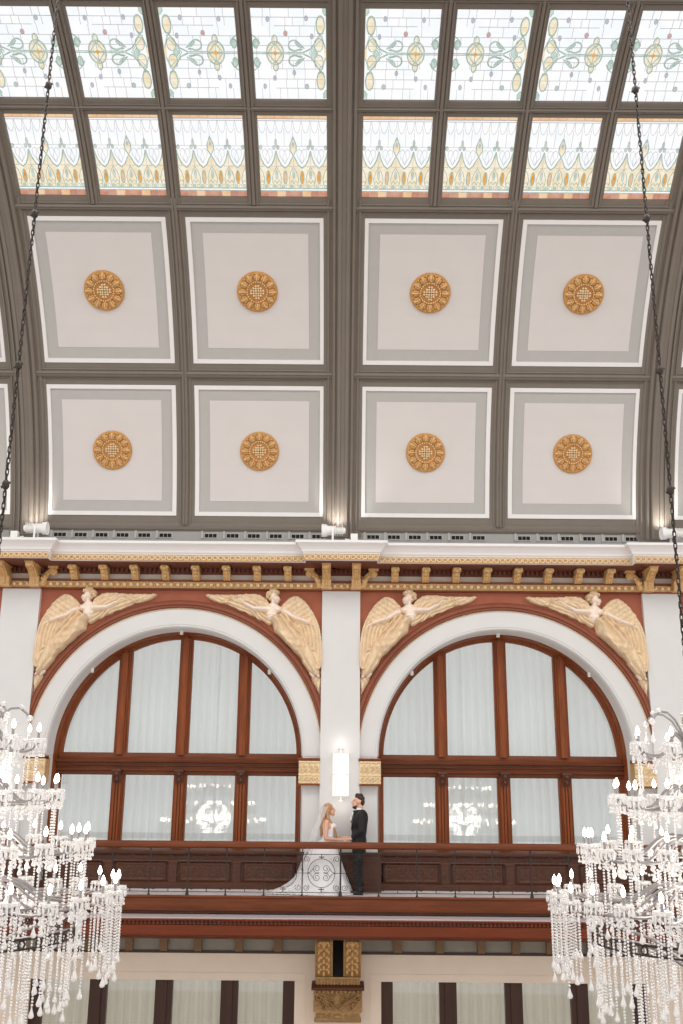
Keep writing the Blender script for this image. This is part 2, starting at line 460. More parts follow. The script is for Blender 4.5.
def vrib_t(prof, t, x0, x1, name, m='taupe'):
    mb = MB().sweep([[vp(x, t+u/RV, h) for u, h in prof] for x in (x0, x1)])
    return struct(mb.build(name, m, vault, smooth=True))
def sym(half): return [(-u, h) for u, h in half]+[(u, h) for u, h in reversed(half)]
main_prof = sym([(.40, -.06), (.40, .03), (.335, .03), (.325, .055), (.30, .075), (.285, .075), (.28, .05), (.225, .05), (.22, .10), (.205, .125), (.175, .14), (.165, .14), (.16, .11), (.125, .11), (.12, .165), (.10, .185), (.05, .19), (.045, .17)])
sec_prof = sym([(.196, -.06), (.196, .02), (.13, .02), (.12, .04), (.10, .055), (.09, .055), (.085, .04), (.06, .04), (.055, .075), (.04, .09), (.012, .095), (.010, .08)])
main_sky = sym([(.33, -.12), (.33, .03), (.285, .035), (.28, .05), (.225, .05), (.22, .10), (.205, .125), (.175, .14), (.165, .14), (.16, .11), (.125, .11), (.12, .165), (.10, .185), (.05, .19), (.045, .17)])
sec_sky = sym([(.132, -.12), (.132, .0), (.12, .02), (.09, .025), (.085, .055), (.06, .075), (.05, .075), (.045, .055), (.03, .055), (.025, .085), (.01, .09)])
for k in range(-2, 3):
    xp = X0+k*BAY
    vrib_x(main_prof, xp, D2(9.5), T['s1b'], 'main_rib')
    vrib_x(main_sky, xp, T['s1b']-.02, T['s3t'], 'main_rib')
for k in range(-2, 2):
    xm = X0+(k+.5)*BAY
    vrib_x(sec_prof, xm, D2(11), T['s1b'], 'secondary_rib')
    for j in (1, 2, 3):
        xs = X0+k*BAY+.0491*BAY+.2353*BAY*j-.0395*BAY/2
        vrib_x(sec_sky, xs, T['p1t']+D2(1.6), T['s3t'], 'skylight_rib')
def hz(t0, t1, e=.6):
    g = (t1-t0)*RV/2
    return sym([(g*a, b) for a, b in ((1.02, -.12), (1.02, .015), (.50, .015), (.46, .04), (.38, .05), (.34, .035), (.26, .035), (.24, .07), (.15, .085), (.05, .09), (.04, .075))])
for a, b, nm in (('p2t', 'p1b', 'cross_rib'), ('p1t', 's1b', 'skylight_sill'), ('s1t', 's2b', 'skylight_rail'), ('s2t', 's3b', 'skylight_rail')):
    vrib_t(hz(T[a], T[b]), (T[a]+T[b])/2, XL, XR, nm)
# moulding under the lowest panels and the plain band above the cornice
vrib_t([(-.16, -.05), (-.16, .0), (-.13, .015), (-.11, .05), (-.07, .06), (-.06, .04), (.02, .035), (.03, .015), (.17, .012), (.17, -.05)], T['p2b']-.17/RV, XL, XR, 'base_moulding')
mb = MB(); vstrip(mb, XL, XR, T['base'], T['p2b']-.1/RV, 0, -.06); struct(mb.build('vault_base', 'basegrey', vault))
# coffers
def coffer(x0, x1, t0, t1):
    co = struct(empty('coffer')); co.parent = vault
    xs = [(x0, x0+.085), (x1-.085, x1)]
    mb = MB(); e = .085/RV
    for a, b in xs: vstrip(mb, a, b, t0, t1, .028)
    vstrip(mb, x0+.085, x1-.085, t0, t0+e, .028); vstrip(mb, x0+.085, x1-.085, t1-e, t1, .028)
    mb.build('white_frame', 'rim', co)
    a0, a1, s0, s1 = x0+.08, x1-.08, t0+.08/RV, t1-.08/RV; w = .235; v = w/RV
    mb = MB()
    vstrip(mb, a0, a0+w, s0, s1, 0); vstrip(mb, a1-w, a1, s0, s1, 0); vstrip(mb, a0+w, a1-w, s0, s0+v, 0); vstrip(mb, a0+w, a1-w, s1-v, s1, 0)
    mb.build('grey_border', 'greyband', co)
    mb = MB(); vstrip(mb, a0+w-.005, a1-w+.005, s0+v-.0005, s1-v+.0005, .006); mb.build('field', 'cream', co)
PX = [(.0596, .4705), (.5295, .9404)]
for k in range(-2, 2):
    for a, b in PX:
        for t0, t1 in ((T['p2b'], T['p2t']), (T['p1b'], T['p1t'])):
            coffer(X0+(k+a)*BAY, X0+(k+b)*BAY, t0, t1)
# obscured glass at the crown of the vault, above the view
mb = MB(); vstrip(mb, XL, XR, T['s3b'], T['s3t'], -.06, -.08, 12); struct(mb.build('skylight_crown', 'g_white', vault))
vrib_t(hz(D2(88.6), D2(91.4)), PI/2, XL, XR, 'crown_rib')

# ------------------------------------------------------------------ stained glass
def glass_mesh(kind, W, t0, t1):
    L_ = (t1-t0)*RV
    def pt(u, v, h): return (u*W, (YC+(RV-h)*math.cos(t0+v*(t1-t0)))-vp(0, t0, 0)[1], (ZC0+(RV-h)*math.sin(t0+v*(t1-t0)))-vp(0, t0, 0)[2])
    base, colr, lead = MB(), MB(), MB()
    hb = -.06
    base.sweep([[pt(-.03, v, hb), pt(1.03, v, hb), pt(1.03, v, hb-.012), pt(-.03, v, hb-.012)] for v in np.linspace(-.04, 1.04, 8)])
    CM = {'y': 0, 'g': 1, 'o': 2, 'p': 3, 'k': 4, 'r': 5, 'b': 6}
    def fill(poly, c, h=.004):
        n = len(poly)
        V = [pt(u, v, hb+h) for u, v in poly]+[pt(u, v, hb) for u, v in poly]
        colr.add(V, [tuple(range(n))]+[(i, n+i, n+(i+1) % n, (i+1) % n) for i in range(n)], CM[c])
    def line(pts, w=.009, m=0, h=.012):
        for (a, b) in zip(pts, pts[1:]):
            dx, dy = (b[0]-a[0])*W, (b[1]-a[1])*L_; l = math.hypot(dx, dy)
            if l < 1e-6: continue
            nx, ny = -dy/l*w/2/W, dx/l*w/2/L_
            q = [(a[0]+nx, a[1]+ny), (b[0]+nx, b[1]+ny), (b[0]-nx, b[1]-ny), (a[0]-nx, a[1]-ny)]
            V = [pt(u, v, hb+h) for u, v in q]+[pt(u, v, hb) for u, v in q]
            lead.add(V, [(0, 1, 2, 3), (0, 4, 5, 1), (1, 5, 6, 2), (2, 6, 7, 3), (3, 7, 4, 0)], m)
    def ell(cx, cy, rx, ry, n=18, rot=0):
        return [(cx+rx*math.cos(2*PI*i/n)*math.cos(rot)-ry*math.sin(2*PI*i/n)*math.sin(rot)*L_/W, cy+rx*math.cos(2*PI*i/n)*math.sin(rot)*W/L_+ry*math.sin(2*PI*i/n)*math.cos(rot)) for i in range(n)]
    def ring(P, w=.02, m=1, h=.014): line(P+[P[0]], w, m, h)
    if kind == 'low':
        for i in range(8):
            u0, u1 = i/8, (i+1)/8
            fill([(u0, .945), (u1, .945), (u1, 1), (u0, 1)], 'p'); fill([(u0, 0), (u1, 0), (u1, .07), (u0, .07)], 'p' if i in (2, 5) else 'k')
            line([(u0, .945), (u0, 1)], .008); line([(u0, 0), (u0, .07)], .010)
        line([(0, .943), (1, .943)], .012); line([(0, .92), (1, .92)], .008); line([(0, .072), (1, .072)], .012, 1); line([(0, .10), (1, .10)], .016, 1)
        for i in range(-1, 9):
            c = (i+.5)/8+.0
            line([(c-.058+.116*k/12, .915-.14*math.sin(PI*k/12)**.6) for k in range(13)], .006)
            line([(i/8+.062-.0625, .83), (i/8+.062-.0625, .62)], .006)
        # yellow ground, peaks and the band of orange almonds
        fill([(0, .10), (1, .10), (1, .36), (0, .36)], 'y', .003)
        cs = [.125+.25*k for k in range(4)]
        for k in range(5):
            p = .25*k; top = .50 if k == 2 else .56
            L = [(max(0, p-.125), .35), (max(0, p-.07), .39), (max(0, p-.03), .46), (p, top), (min(1, p+.03), .46), (min(1, p+.07), .39), (min(1, p+.125), .35)]
            fill(L, 'y', .004); line(L, .020, 1, .013)
            line([(p, .36), (p, top-.04)], .006)
            line([(max(0, p-.07), .37), (min(1, p+.07), .37)], .008)
            if k == 2:
                P = [(p, .50), (p+.045, .57), (p+.045, .63), (p, .73), (p-.045, .63), (p-.045, .57)]; fill(P, 'y', .008); ring(P, .018)
                P = ell(p, .64, .018, .025, 8); fill(P, 'b', .012); ring(P, .006, 0)
            else:
                for q in (-1, 1):
                    if 0 < p+q*.03 < 1:
                        P = ell(p+q*.03, .60, .020, .026); fill(P, 'g', .007); ring(P, .008, 0)
                if 0 < k < 4: P = ell(p, .655, .016, .045); fill(P, 'g', .009); ring(P, .008, 0)
            if 0 < k < 4:
                P = ell(p, .27, .018, .055); fill(P, 'g', .007); ring(P, .007, 0)
        for k, c in enumerate(cs):
            P = ell(c, .235, .026, .080); fill(P, 'o' if k != 1 else 'p', .009); ring(P, .018)
            for q in (-1, 1):
                line([(c+q*.125, .36), (c+q*.08, .30), (c+q*.055, .22), (c+q*.07, .14)], .012, 1)
                line([(c+q*.125, .16), (c+q*.10, .20), (c+q*.065, .17)], .010, 1)
            # white hearts above
            H_ = [(c, .40), (c-.07, .50), (c-.072, .56), (c-.035, .585), (c, .555), (c+.035, .585), (c+.072, .56), (c+.07, .50), (c, .40)]
            line(H_, .006); line([(c, .40), (c-.03, .47), (c, .555), (c+.03, .47), (c, .40)], .005)
        for k in range(16):
            P = ell((k+.5)/16, .125, .024, .022, 10); fill(P, 'g' if k % 2 else 'y', .006); ring(P, .006, 1)
        line([(0, .615), (1, .615)], .005)
    else:
        r2 = random.Random(5)
        # rectangular leading
        vs = [.0, .12, .22, .33, .42, .58, .68, .79, .88, 1.0]
        for a, b in zip(vs, vs[1:]):
            u = .06
            line([(.05 if r2.random() < .7 else .3, b), (1 if r2.random() < .6 else .7, b)], .006)
            while u < .95:
                u += r2.choice((.10, .15, .2, .24)); line([(u, a), (u, b)], .006)
        for (u, v, c) in ((.27, .87, 'b'), (.55, .71, 'r'), (.72, .23, 'b'), (.28, .14, 'g'), (.20, .68, 'b'), (.78, .86, 'b'), (.45, .29, 'b'), (.86, .14, 'b')):
            P = ell(u, v, .028 if c != 'b' else .022, .028, 8); fill(P, c, .007); ring(P, .008, 0)
        for o in (-.008, .008): line([(.30, .5+o), (1, .5+o)], .012, 1)
        # medallion
        P = ell(.70, .5, .115, .125); fill(P, 'y', .008); ring(P, .022)
        P = ell(.70, .64, .035, .052, 12); fill(P, 'y', .009); ring(P, .018)
        P = ell(.70, .36, .035, .052, 12); fill(P, 'y', .009); ring(P, .018)
        line([(.60, .5), (.70, .60), (.80, .5), (.70, .40), (.60, .5)], .014, 1, .016); line([(.585, .5), (.815, .5)], .016, 1, .016); line([(.70, .62), (.70, .38)], .010, 1, .016)
        fill(ell(.70, .5, .03, .03, 4), 'o', .017)
        # scrolls
        for s in (-1, 1):
            P = [(.33, .5+s*.04)]+[(.44+.09*math.cos(a)*(1-.35*i/14), .5+s*(.085+.065*math.sin(a)*(1-.3*i/14))) for i, a in enumerate(np.linspace(-.9*PI+.6, 1.15*PI, 15))]
            line(P, .022, 1); line([(p[0]*.9+.044, .5+(p[1]-.5)*.9+s*.01) for p in P], .010, 1)
            Q = [(.30, .5+s*.05), (.38, .5+s*.07), (.43, .5+s*.11), (.42, .5+s*.14), (.36, .5+s*.10)]; fill(Q, 'g', .008); ring(Q, .010)
            # loops by the edge
            Q = ell(.085+.0*s, .5+s*.30, .055, .095); fill(Q, 'y', .008); ring(Q, .022)
            Q = ell(.11, .5+s*.09, .06, .07); fill(Q, 'y', .008); ring(Q, .014)
            line([(.045, .5+s*.22), (.10, .5+s*.185), (.16, .5+s*.11), (.22, .5+s*.045), (.32, .5+s*.008)], .022, 1)
            line([(.125, .5+s*.22), (.06, .5+s*.16), (.02, .5+s*.05)], .016, 1)
            line([(.06, .5+s*.16), (.15, .5+s*.085), (.24, .5)], .010, 1)
            Q = [(0, .5+s*.47), (.05, .5+s*.49), (.055, .5+s*.44), (.02, .5+s*.40), (0, .5+s*.41)]; fill(Q, 'g', .008); ring(Q, .010)
            Q = ell(.955, .5+s*.10, .035, .05, 12); fill(Q, 'g', .008); ring(Q, .016)
            line([(.90, .5+s*.10), (.93, .5+s*.15), (1, .5+s*.19)], .016, 1)
        fill([(.12, .5), (.165, .455), (.21, .5), (.165, .545)], 'g', .01); ring([(.12, .5), (.165, .455), (.21, .5), (.165, .545)], .010)
        fill([(.0, .40), (.04, .44), (.04, .56), (.0, .60)], 'y', .006)
    return base, colr, lead
def mirror(mb, W):
    for i, (x, y, z) in enumerate(mb.v): mb.v[i] = (W-x, y, z)
WU = .1958*BAY
GM = {}
for kind, t0, t1 in (('low', T['s1b'], T['s1t']), ('upA', T['s2b'], T['s2t']), ('upB', T['s2b'], T['s2t'])):
    b, c, l = glass_mesh(kind, WU, t0, t1)
    if kind == 'upB': mirror(b, WU); mirror(c, WU); mirror(l, WU)
    GM[kind] = (b.mesh('clear_glass', 'g_white'), c.mesh('coloured_glass', ['g_yellow', 'g_green', 'g_orange', 'g_peach', 'g_pink', 'g_red', 'g_blue']), l.mesh('lead_came', ['lead', 'lead_green']))
for k in range(-2, 2):
    for j in range(4):
        xa = X0+k*BAY+.0491*BAY+.2353*BAY*j
        vis = k in (-1, 0)
        n = (k+1)*4+j
        for row, kind, t0 in (('lower', 'low', T['s1b']), ('upper', 'upB' if (j % 2) else 'upA', T['s2b'])):
            if not vis and not ((k == -2 and j == 3) or (k == 1 and j == 0)): pass
            if vis:
                side = 'left of' if k == -1 else 'right of'
                from_c = (4-j) if k == -1 else (j+1)
                pat = 'tulip-patterned glass panel' if row == 'lower' else 'clear scrolled glass panel'
                th = thing('stained_glass_panel', '%s, %s row, %s %s the middle rib' % (pat, row, ORD[from_c-1], side), 'stained glass', (xa,)+vp(0, t0, 0)[1:], 0, '%s row of skylight panels' % row)
            else:
                th = struct(empty('skylight_glazing', (xa,)+vp(0, t0, 0)[1:])); th.parent = vault
            for nm, me in zip(('clear_glass', 'coloured_glass', 'lead_came'), GM[kind]): link(nm, me, th)

# ------------------------------------------------------------------ gilded rosettes on the ceiling
def rosette_meshes():
    disc = MB().lathe([(.01, 0), (.40, 0), (.405, .02), (.395, .045), (.37, .055), (.35, .05), (.34, .035), (.325, .033), (.235, .028), (.225, .05), (.20, .055), (.19, .02), (.0101, .012)], 48)
    leaves = MB()
    for i in range(12):
        a = 2*PI*i/12
        for off, r0, r1, w, h in ((0, .25, .335, .042, .085), (-.14, .25, .315, .026, .07), (.14, .25, .315, .026, .07)):
            for q in range(4):
                r = r0+(r1-r0)*q/3
                leaves.ball((r*math.cos(a+off), r*math.sin(a+off), .03), (w*(.7+.25*q/3), w*(.7+.25*q/3), h*(.55+.45*math.sin(PI*(q+1)/5))), 8, 6)
        leaves.ball((.345*math.cos(a+PI/12), .345*math.sin(a+PI/12), .035), (.02, .02, .03), 8, 5)
    heart = MB()
    for gx in range(-1, 2):
        for gy in range(-1, 2):
            if gx and gy: continue
            for p, q in ((-.02, -.02), (.02, -.02), (-.02, .02), (.02, .02)):
                heart.ball((gx*.095+p*1.25, gy*.095+q*1.25, .035), (.024, .024, .055 if (gx, gy) == (0, 0) else .045), 8, 5)
    for a in range(4):
        heart.ball((.10*math.cos(PI/4+a*PI/2), .10*math.sin(PI/4+a*PI/2), .03), (.026, .026, .045), 8, 5)
    for i in range(26): heart.ball((.20*math.cos(2*PI*i/26), .20*math.sin(2*PI*i/26), .05), (.016, .016, .02), 6, 4)
    return disc.mesh('disc', 'gold_orange', True), leaves.mesh('leaf_ring', 'gold', 'all'), heart.mesh('flower_heart', 'gold_pale', 'all')
RM = rosette_meshes()
for k in (-1, 0):
    for j, (a, b) in enumerate(PX):
        for row, t0, t1 in (('lower', T['p2b'], T['p2t']), ('upper', T['p1b'], T['p1t'])):
            t = (t0+t1)/2; x = X0+(k+(a+b)/2)*BAY
            wh = (('outer', 'inner') if k == -1 else ('inner', 'outer'))[j]
            th = thing('ceiling_rosette', 'round gilded rosette in the %s row, %s coffer %s the middle rib' % (row, 'second' if wh == 'outer' else 'first', 'left of' if k == -1 else 'right of'), 'rosette', vp(x, t, .004), 0, 'gilded ceiling rosettes')
            # local z points into the room
            nrm = Vector((0, -math.cos(t), -math.sin(t)))
            th.rotation_euler = nrm.to_track_quat('Z', 'Y').to_euler()
            for nm, me in zip(('disc', 'leaf_ring', 'flower_heart'), RM): link(nm, me, th)

# ------------------------------------------------------------------ tall arched windows
def arch_window(idx, cx):
    w = struct(empty('window_%d' % idx, (cx, 0, 0)))
    pr = [(2.37, .92), (2.37, .82), (2.385, .795), (2.405, .795), (2.41, .77), (2.425, .75), (2.44, .75), (2.445, .68), (2.46, .62), (2.465, .585), (2.49, .56), (2.53, .56), (2.53, .92)]
    m = MB().sweep([[(r*math.cos(a), y, ZS+r*math.sin(a)) for r, y in pr] for a in np.linspace(0, PI, 72)])
    for s in (-1, 1):
        P = [(s*r, y) for r, y in pr]
        m.sweep([[(x, y, z) for x, y in P] for z in (.0, ZS)])
    m.build('arch_frame', 'wood', w, smooth=True)
    # transom: rails, fluted cornice and a row of small dentils
    tp = [(.90, 2.105), (.77, 2.105), (.74, 2.125), (.74, 2.175), (.69, 2.19), (.685, 2.215), (.73, 2.22), (.73, 2.275), (.68, 2.285), (.68, 2.30), (.69, 2.31), (.69, 2.34), (.64, 2.355), (.63, 2.385), (.72, 2.395), (.72, 2.43), (.75, 2.44), (.75, 2.50), (.78, 2.54), (.90, 2.54)]
    m = MB().extrude_x(tp, -2.45, 2.45)
    m.build('transom', 'wood_h', w, smooth=True)
    m = MB(); x = -2.42
    while x < 2.42: m.box(x, x+.03, .665, .70, 2.308, 2.345); x += .055
    m.build('dentil_course', 'wood_dark', w)
    XM = (-1.2, .045, 1.275)
    for xm in XM:
        zt = ZS+math.sqrt(2.43**2-xm*xm)
        m = MB(); h = .132
        m.box(xm-h, xm+h, .79, .90, 2.50, zt); m.box(xm-.095, xm+.095, .745, .80, 2.50, zt-.04); m.box(xm-.062, xm+.062, .70, .76, 2.50, zt-.06); m.box(xm-.03, xm+.03, .725, .74, 2.50, zt)
        m.build('upper_mullion', 'wood', w)
        m = MB(); h = .130
        m.box(xm-h, xm+h, .79, .90, .0, 2.12); m.box(xm-.10, xm+.10, .745, .80, .0, 2.12)
        for e in (-.058, 0, .058): m.box(xm+e-.02, xm+e+.02, .71, .75, .80, 2.0)
        m.build('lower_mullion', 'wood', w)
        m = MB().sweep([[(xm+x, y, z) for y, z in [(.77, 2.215), (.60, 2.215), (.59, 2.17), (.61, 2.13), (.63, 2.07), (.67, 2.0), (.69, 1.95), (.77, 1.95)]] for x in (-.075, .075)])
        m.box(xm-.095, xm+.095, .58, .77, 2.17, 2.20)
        m.ball((xm, .60, 2.13), (.05, .03, .04)); m.ball((xm, .645, 2.02), (.035, .03, .05))
        m.build('mullion_bracket', 'wood_dark', w, smooth=True)
    xs = [-2.39, XM[0]-.13, XM[0]+.13, XM[1]-.13, XM[1]+.13, XM[2]-.13, XM[2]+.13, 2.39]
    for i in range(0, 8, 2):
        a, b = xs[i], xs[i+1]
        poly = [(a, 2.50), (b, 2.50)]
        for t in np.linspace(b, a, 14):
            poly.append((t, ZS+math.sqrt(max(.0004, 2.40**2-min(abs(t), 2.3999)**2))))
        MB().prism(poly, .852, .858).build('pane', 'pane', w)
        MB().box(a, b, .852, .858, .66, 2.12).build('pane', 'pane', w)
    # sill rail and carved dado under the glass
    m = MB().extrude_x([(.90, .60), (.46, .60), (.44, .62), (.40, .635), (.385, .66), (.385, .69), (.41, .705), (.80, .725), (.82, .76), (.90, .76)], -2.50, 2.50)
    m.extrude_x([(.90, .60), (.47, .60), (.47, .53), (.44, .52), (.43, .50), (.46, .48), (.90, .48)], -2.50, 2.50)
    m.extrude_x([(.90, 0), (.43, 0), (.43, .11), (.46, .13), (.90, .13)], -2.50, 2.50)
    m.build('sill', 'wood_dark', w, smooth=True)
    for i in range(0, 8, 2):
        a, b = max(-2.46, xs[i]-.0), min(2.46, xs[i+1]+.0); W = b-a; H = .36
        def fn(U, V, W=W, H=H):
            e = np.minimum.reduce([U, W-U, V, H-V])
            h = .022+.02*sstep(.015, .03, e)-.022*sstep(.045, .06, e)
            for s in (-1, 1):
                for q in (-1, 1):
                    P = spiral((W/2+s*.17, H/2+q*.02), .12, .02, PI/2 if s > 0 else PI/2, 1.6*s*q)
                    h = np.maximum(h, .02+path_h(U, V, P, .012, .014))
                P = spiral((W/2+s*.42, H/2), .09, .02, 0 if s < 0 else PI, 1.4*s)
                h = np.maximum(h, .02+path_h(U, V, P, .011, .012))
            return h
        me = relief(fn, W, H, 60, 22, 'dado_panel', 'wood_dark', back=.02)
        link('dado_panel', me, w, (a, .50, .125))
    for xm in XM:
        sb = MB().box(xm-.135, xm+.135, .50, .90, .10, .52).box(xm-.075, xm+.075, .44, .52, .12, .50).box(xm-.10, xm+.10, .425, .52, .47, .52)
        sb.build('dado_stile', 'wood_dark', w)
    return w
def curtain(x0, x1, y, z0, z1, folds, seed, amp=.03):
    n = folds*8; r = random.Random(seed); ph = [r.random()*6 for _ in range(3)]
    def row(z):
        k = (z-z0)/(z1-z0)
        return [(x0+(x1-x0)*i/n, y+amp*(.7+.3*(1-k))*math.sin(2*PI*folds*i/n+.5*math.sin(3*i/n*PI+ph[0]))+.012*math.sin(11*i/n+ph[1]+2*k), z) for i in range(n+1)]
    V = [p for z in (z0, (z0+z1)/2, z1) for p in row(z)]; F = []
    for j in range(2):
        for i in range(n): F.append((j*(n+1)+i, j*(n+1)+i+1, (j+1)*(n+1)+i+1, (j+1)*(n+1)+i))
    return MB().add(V, F)
side_name = {1: 'left arched window', 2: 'right arched window'}
wi = 0
for k, cx in enumerate(BAYS):
    if k in (0, 3): idx = 3 if k == 0 else 4
    else: idx = k
    arch_window(idx, cx)
    if k in (1, 2):
        rail = MB().tube([(cx-2.6, 1.3, 5.02), (cx+2.6, 1.3, 5.02)], .018, 8)
        for q in range(14): rail.tube([(cx-2.5+q*.385, 1.3, 5.02), (cx-2.5+q*.385, .62, 5.05)], .008, 6)
        o = rail.build('curtain_rail', 'chrome', smooth='all'); tag(o, 'curtain rail behind the head of the %s' % side_name[k], 'curtain rail')
        for q in range(4):
            x0 = cx-2.46+q*1.23
            o = curtain(x0, x0+1.23, 1.3, .02, 5.0, 7, k*10+q).build('sheer_curtain', 'sheer', smooth='all')
            tag(o, 'white sheer curtain behind the %s light from the left of the %s' % (ORD[q], side_name[k]), 'curtain', 'sheer curtains behind the arched windows')
# small white lights fixed round the arches
for k in (1, 2):
    for q, (ang, wh) in enumerate(((PI-.745, 'left shoulder'), (PI/2+.01, 'crown'), (.745, 'right shoulder'))):
        r = 2.455; c = Vector((BAYS[k]+r*math.cos(ang), .52, ZS+r*math.sin(ang)))
        t = thing('arch_spotlight', 'tiny white spotlight at the %s of the %s' % (wh, side_name[k]), 'spotlight', c, 0, 'tiny spotlights round the window arches')
        MB().tube([(0, 0, 0), (0, -.05, 0)], .018, 8).build('stem', 'whitemetal', t, smooth=True)
        MB().lathe([(.012, -.05), (.035, -.045), (.038, .03), (.025, .05), (.012, .052)], 10, (0, -.075, 0)).build('head', 'whitemetal', t, smooth=True)

# panelled wooden dado round the feet of the pillars
for k in (-1, 0, 1):
    xp = X0+k*BAY
    dm = MB().box(xp-PW-.03, xp+PW+.03, -.035, .1, 0, .66).box(xp-PW-.05, xp+PW+.05, -.06, .1, .66, .71).box(xp-PW-.045, xp+PW+.045, -.055, .1, 0, .12)
    dm.box(xp-.80, xp+.80, .05, .15, 0, .66).box(xp-.80, xp+.80, .03, .15, .66, .71).box(xp-.80, xp+.80, .035, .15, 0, .12)
    dm.box(xp-.28, xp+.28, -.05, 0, .20, .58)
    struct(dm.build('pillar_dado', 'wood_dark', walls))

# ------------------------------------------------------------------ lower storey
low = struct(empty('wall_lower'))
WT = -1.54
for cx in BAYS:
    w = MB()
    w.box(cx-BAY/2, cx-2.455, .10, .5, -5.6, -.02); w.box(cx+2.455, cx+BAY/2, .10, .5, -5.6, -.02); w.box(cx-2.455, cx+2.455, .10, .5, WT, -.02)
    w.build('lower_wall', 'beige', low)
    m = MB()
    for s in (-1, 1): m.box(cx+s*2.56-.10, cx+s*2.56+.10, .090, .12, -5.5, WT+.004)
    m.box(cx-2.66, cx+2.66, .090, .12, WT+.005, WT+.13)
    m.build('window_surround', 'beige', low)
    MB().box(cx-BAY/2, cx+BAY/2, .05, .12, -1.03, -.60).build('frieze', 'greygreen', low)
    MB().box(cx-BAY/2, cx+BAY/2, .02, .12, -1.07, -1.025).build('frieze_fillet', 'wood_black', low)
for k, cx in enumerate(BAYS):
    if k in (0, 3): continue
    idx = k+4
    w = struct(empty('window_%d' % idx, (cx, 0, 0)))
    m = MB()
    m.box(-2.455, 2.455, .30, .45, WT-.035, WT)
    for a, b in ((-2.455, -2.23), (2.23, 2.455)): m.box(a, b, .32, .45, -5.5, WT-.02)
    m.build('frame', 'wood_black', w)
    for xm in (-1.205, .015, 1.235):
        q = MB(); q.box(xm-.16, xm+.16, .33, .45, -5.5, WT-.02); q.box(xm-.06, xm+.06, .30, .34, -5.5, WT-.02); q.build('mullion', 'wood_black', w)
    for a, b in ((-2.23, -1.36), (-1.05, -.14), (.17, 1.08), (1.39, 2.23)):
        MB().box(a, b, .40, .406, -5.5, WT-.02).build('pane', 'pane', w)
    for q in range(4):
        x0 = cx-2.44+q*1.22
        o = curtain(x0+.02, x0+1.2, .72, -5.55, -1.4, 7, 50+k*10+q, .04).build('drape', 'sheer_warm', smooth='all')
        tag(o, 'pale drape behind the %s light of the dark lower window %s the corbel' % (ORD[q], 'left of' if k == 1 else 'right of'), 'curtain', 'pale drapes in the lower windows')
    o = MB().tube([(cx-2.6, .72, -1.39), (cx+2.6, .72, -1.39)], .018, 8).build('curtain_rail', 'chrome', low, smooth='all'); struct(o)
# bracket blocks under the balcony
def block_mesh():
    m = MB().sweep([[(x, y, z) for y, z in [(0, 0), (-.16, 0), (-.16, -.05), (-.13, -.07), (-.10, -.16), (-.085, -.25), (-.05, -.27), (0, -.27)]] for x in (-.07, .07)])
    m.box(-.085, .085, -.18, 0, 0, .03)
    return m.mesh('balcony_bracket', 'gold_shaded', True)
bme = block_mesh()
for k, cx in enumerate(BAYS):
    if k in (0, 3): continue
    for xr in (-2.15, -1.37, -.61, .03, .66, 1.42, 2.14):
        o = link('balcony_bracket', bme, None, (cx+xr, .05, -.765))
        tag(o, 'small shade-coloured gold bracket under the wooden balcony beam, on the grey frieze', 'bracket', 'small brackets under the balcony')

# ------------------------------------------------------------------ balcony
bal = struct(empty('floor_balcony'))
MB().box(XL, XR, -.84, 1.7, -.06, 0).build('balcony_slab', 'marble', bal)
MB().box(XL, XR, -.80, .12, -.64, -.06).box(XL, XR, -1.35, -.8, -.64, -.35).build('balcony_core', 'wood_dark', bal)
fas = struct(empty('trim_2'))
MB().extrude_x([(-.80, .012), (-.86, .012), (-.87, 0), (-.87, -.02), (-.85, -.035), (-.85, -.21), (-.88, -.22), (-.88, -.235), (-.80, -.25)], XL, XR).build('fascia_board', 'wood_h', fas, smooth=True)
MB().extrude_x([(-.80, -.23), (-.90, -.23), (-.90, -.24), (-.87, -.25), (-.87, -.285), (-.80, -.30)], XL, XR).build('fascia_moulding', 'wood_dark', fas, smooth=True)
m = MB(); x = XL
while x < XR: m.box(x, x+.035, -.895, -.86, -.28, -.255); x += .065
m.build('fine_dentils', 'wood_dark', fas)
MB().extrude_x([(-.70, -.295), (-.87, -.30), (-1.44, -.288), (-1.45, -.298), (-1.44, -.315), (-.70, -.36)], XL, XR).build('ledge', 'ledge', fas)
MB().extrude_x([(-1.30, -.31), (-1.455, -.31), (-1.46, -.325), (-1.44, -.338), (-1.43, -.355), (-1.40, -.36), (-1.40, -.405), (-1.44, -.41), (-1.44, -.565), (-1.42, -.585), (-1.36, -.62), (-1.30, -.62)], XL, XR).build('beam', 'redwood', fas, smooth=True)
m = MB(); x = XL
while x < XR: m.box(x, x+.04, -1.438, -1.39, -.397, -.362); m.box(x, x+.03, -1.452, -1.41, -.352, -.334); x += .07
m.build('dentil_course', 'redwood', fas)
MB().box(XL, XR, -1.403, -1.36, -.404, -.361).build('dentil_gap_shade', 'wood_black', fas)  # dark strip painting the shade in the gaps between the dentils

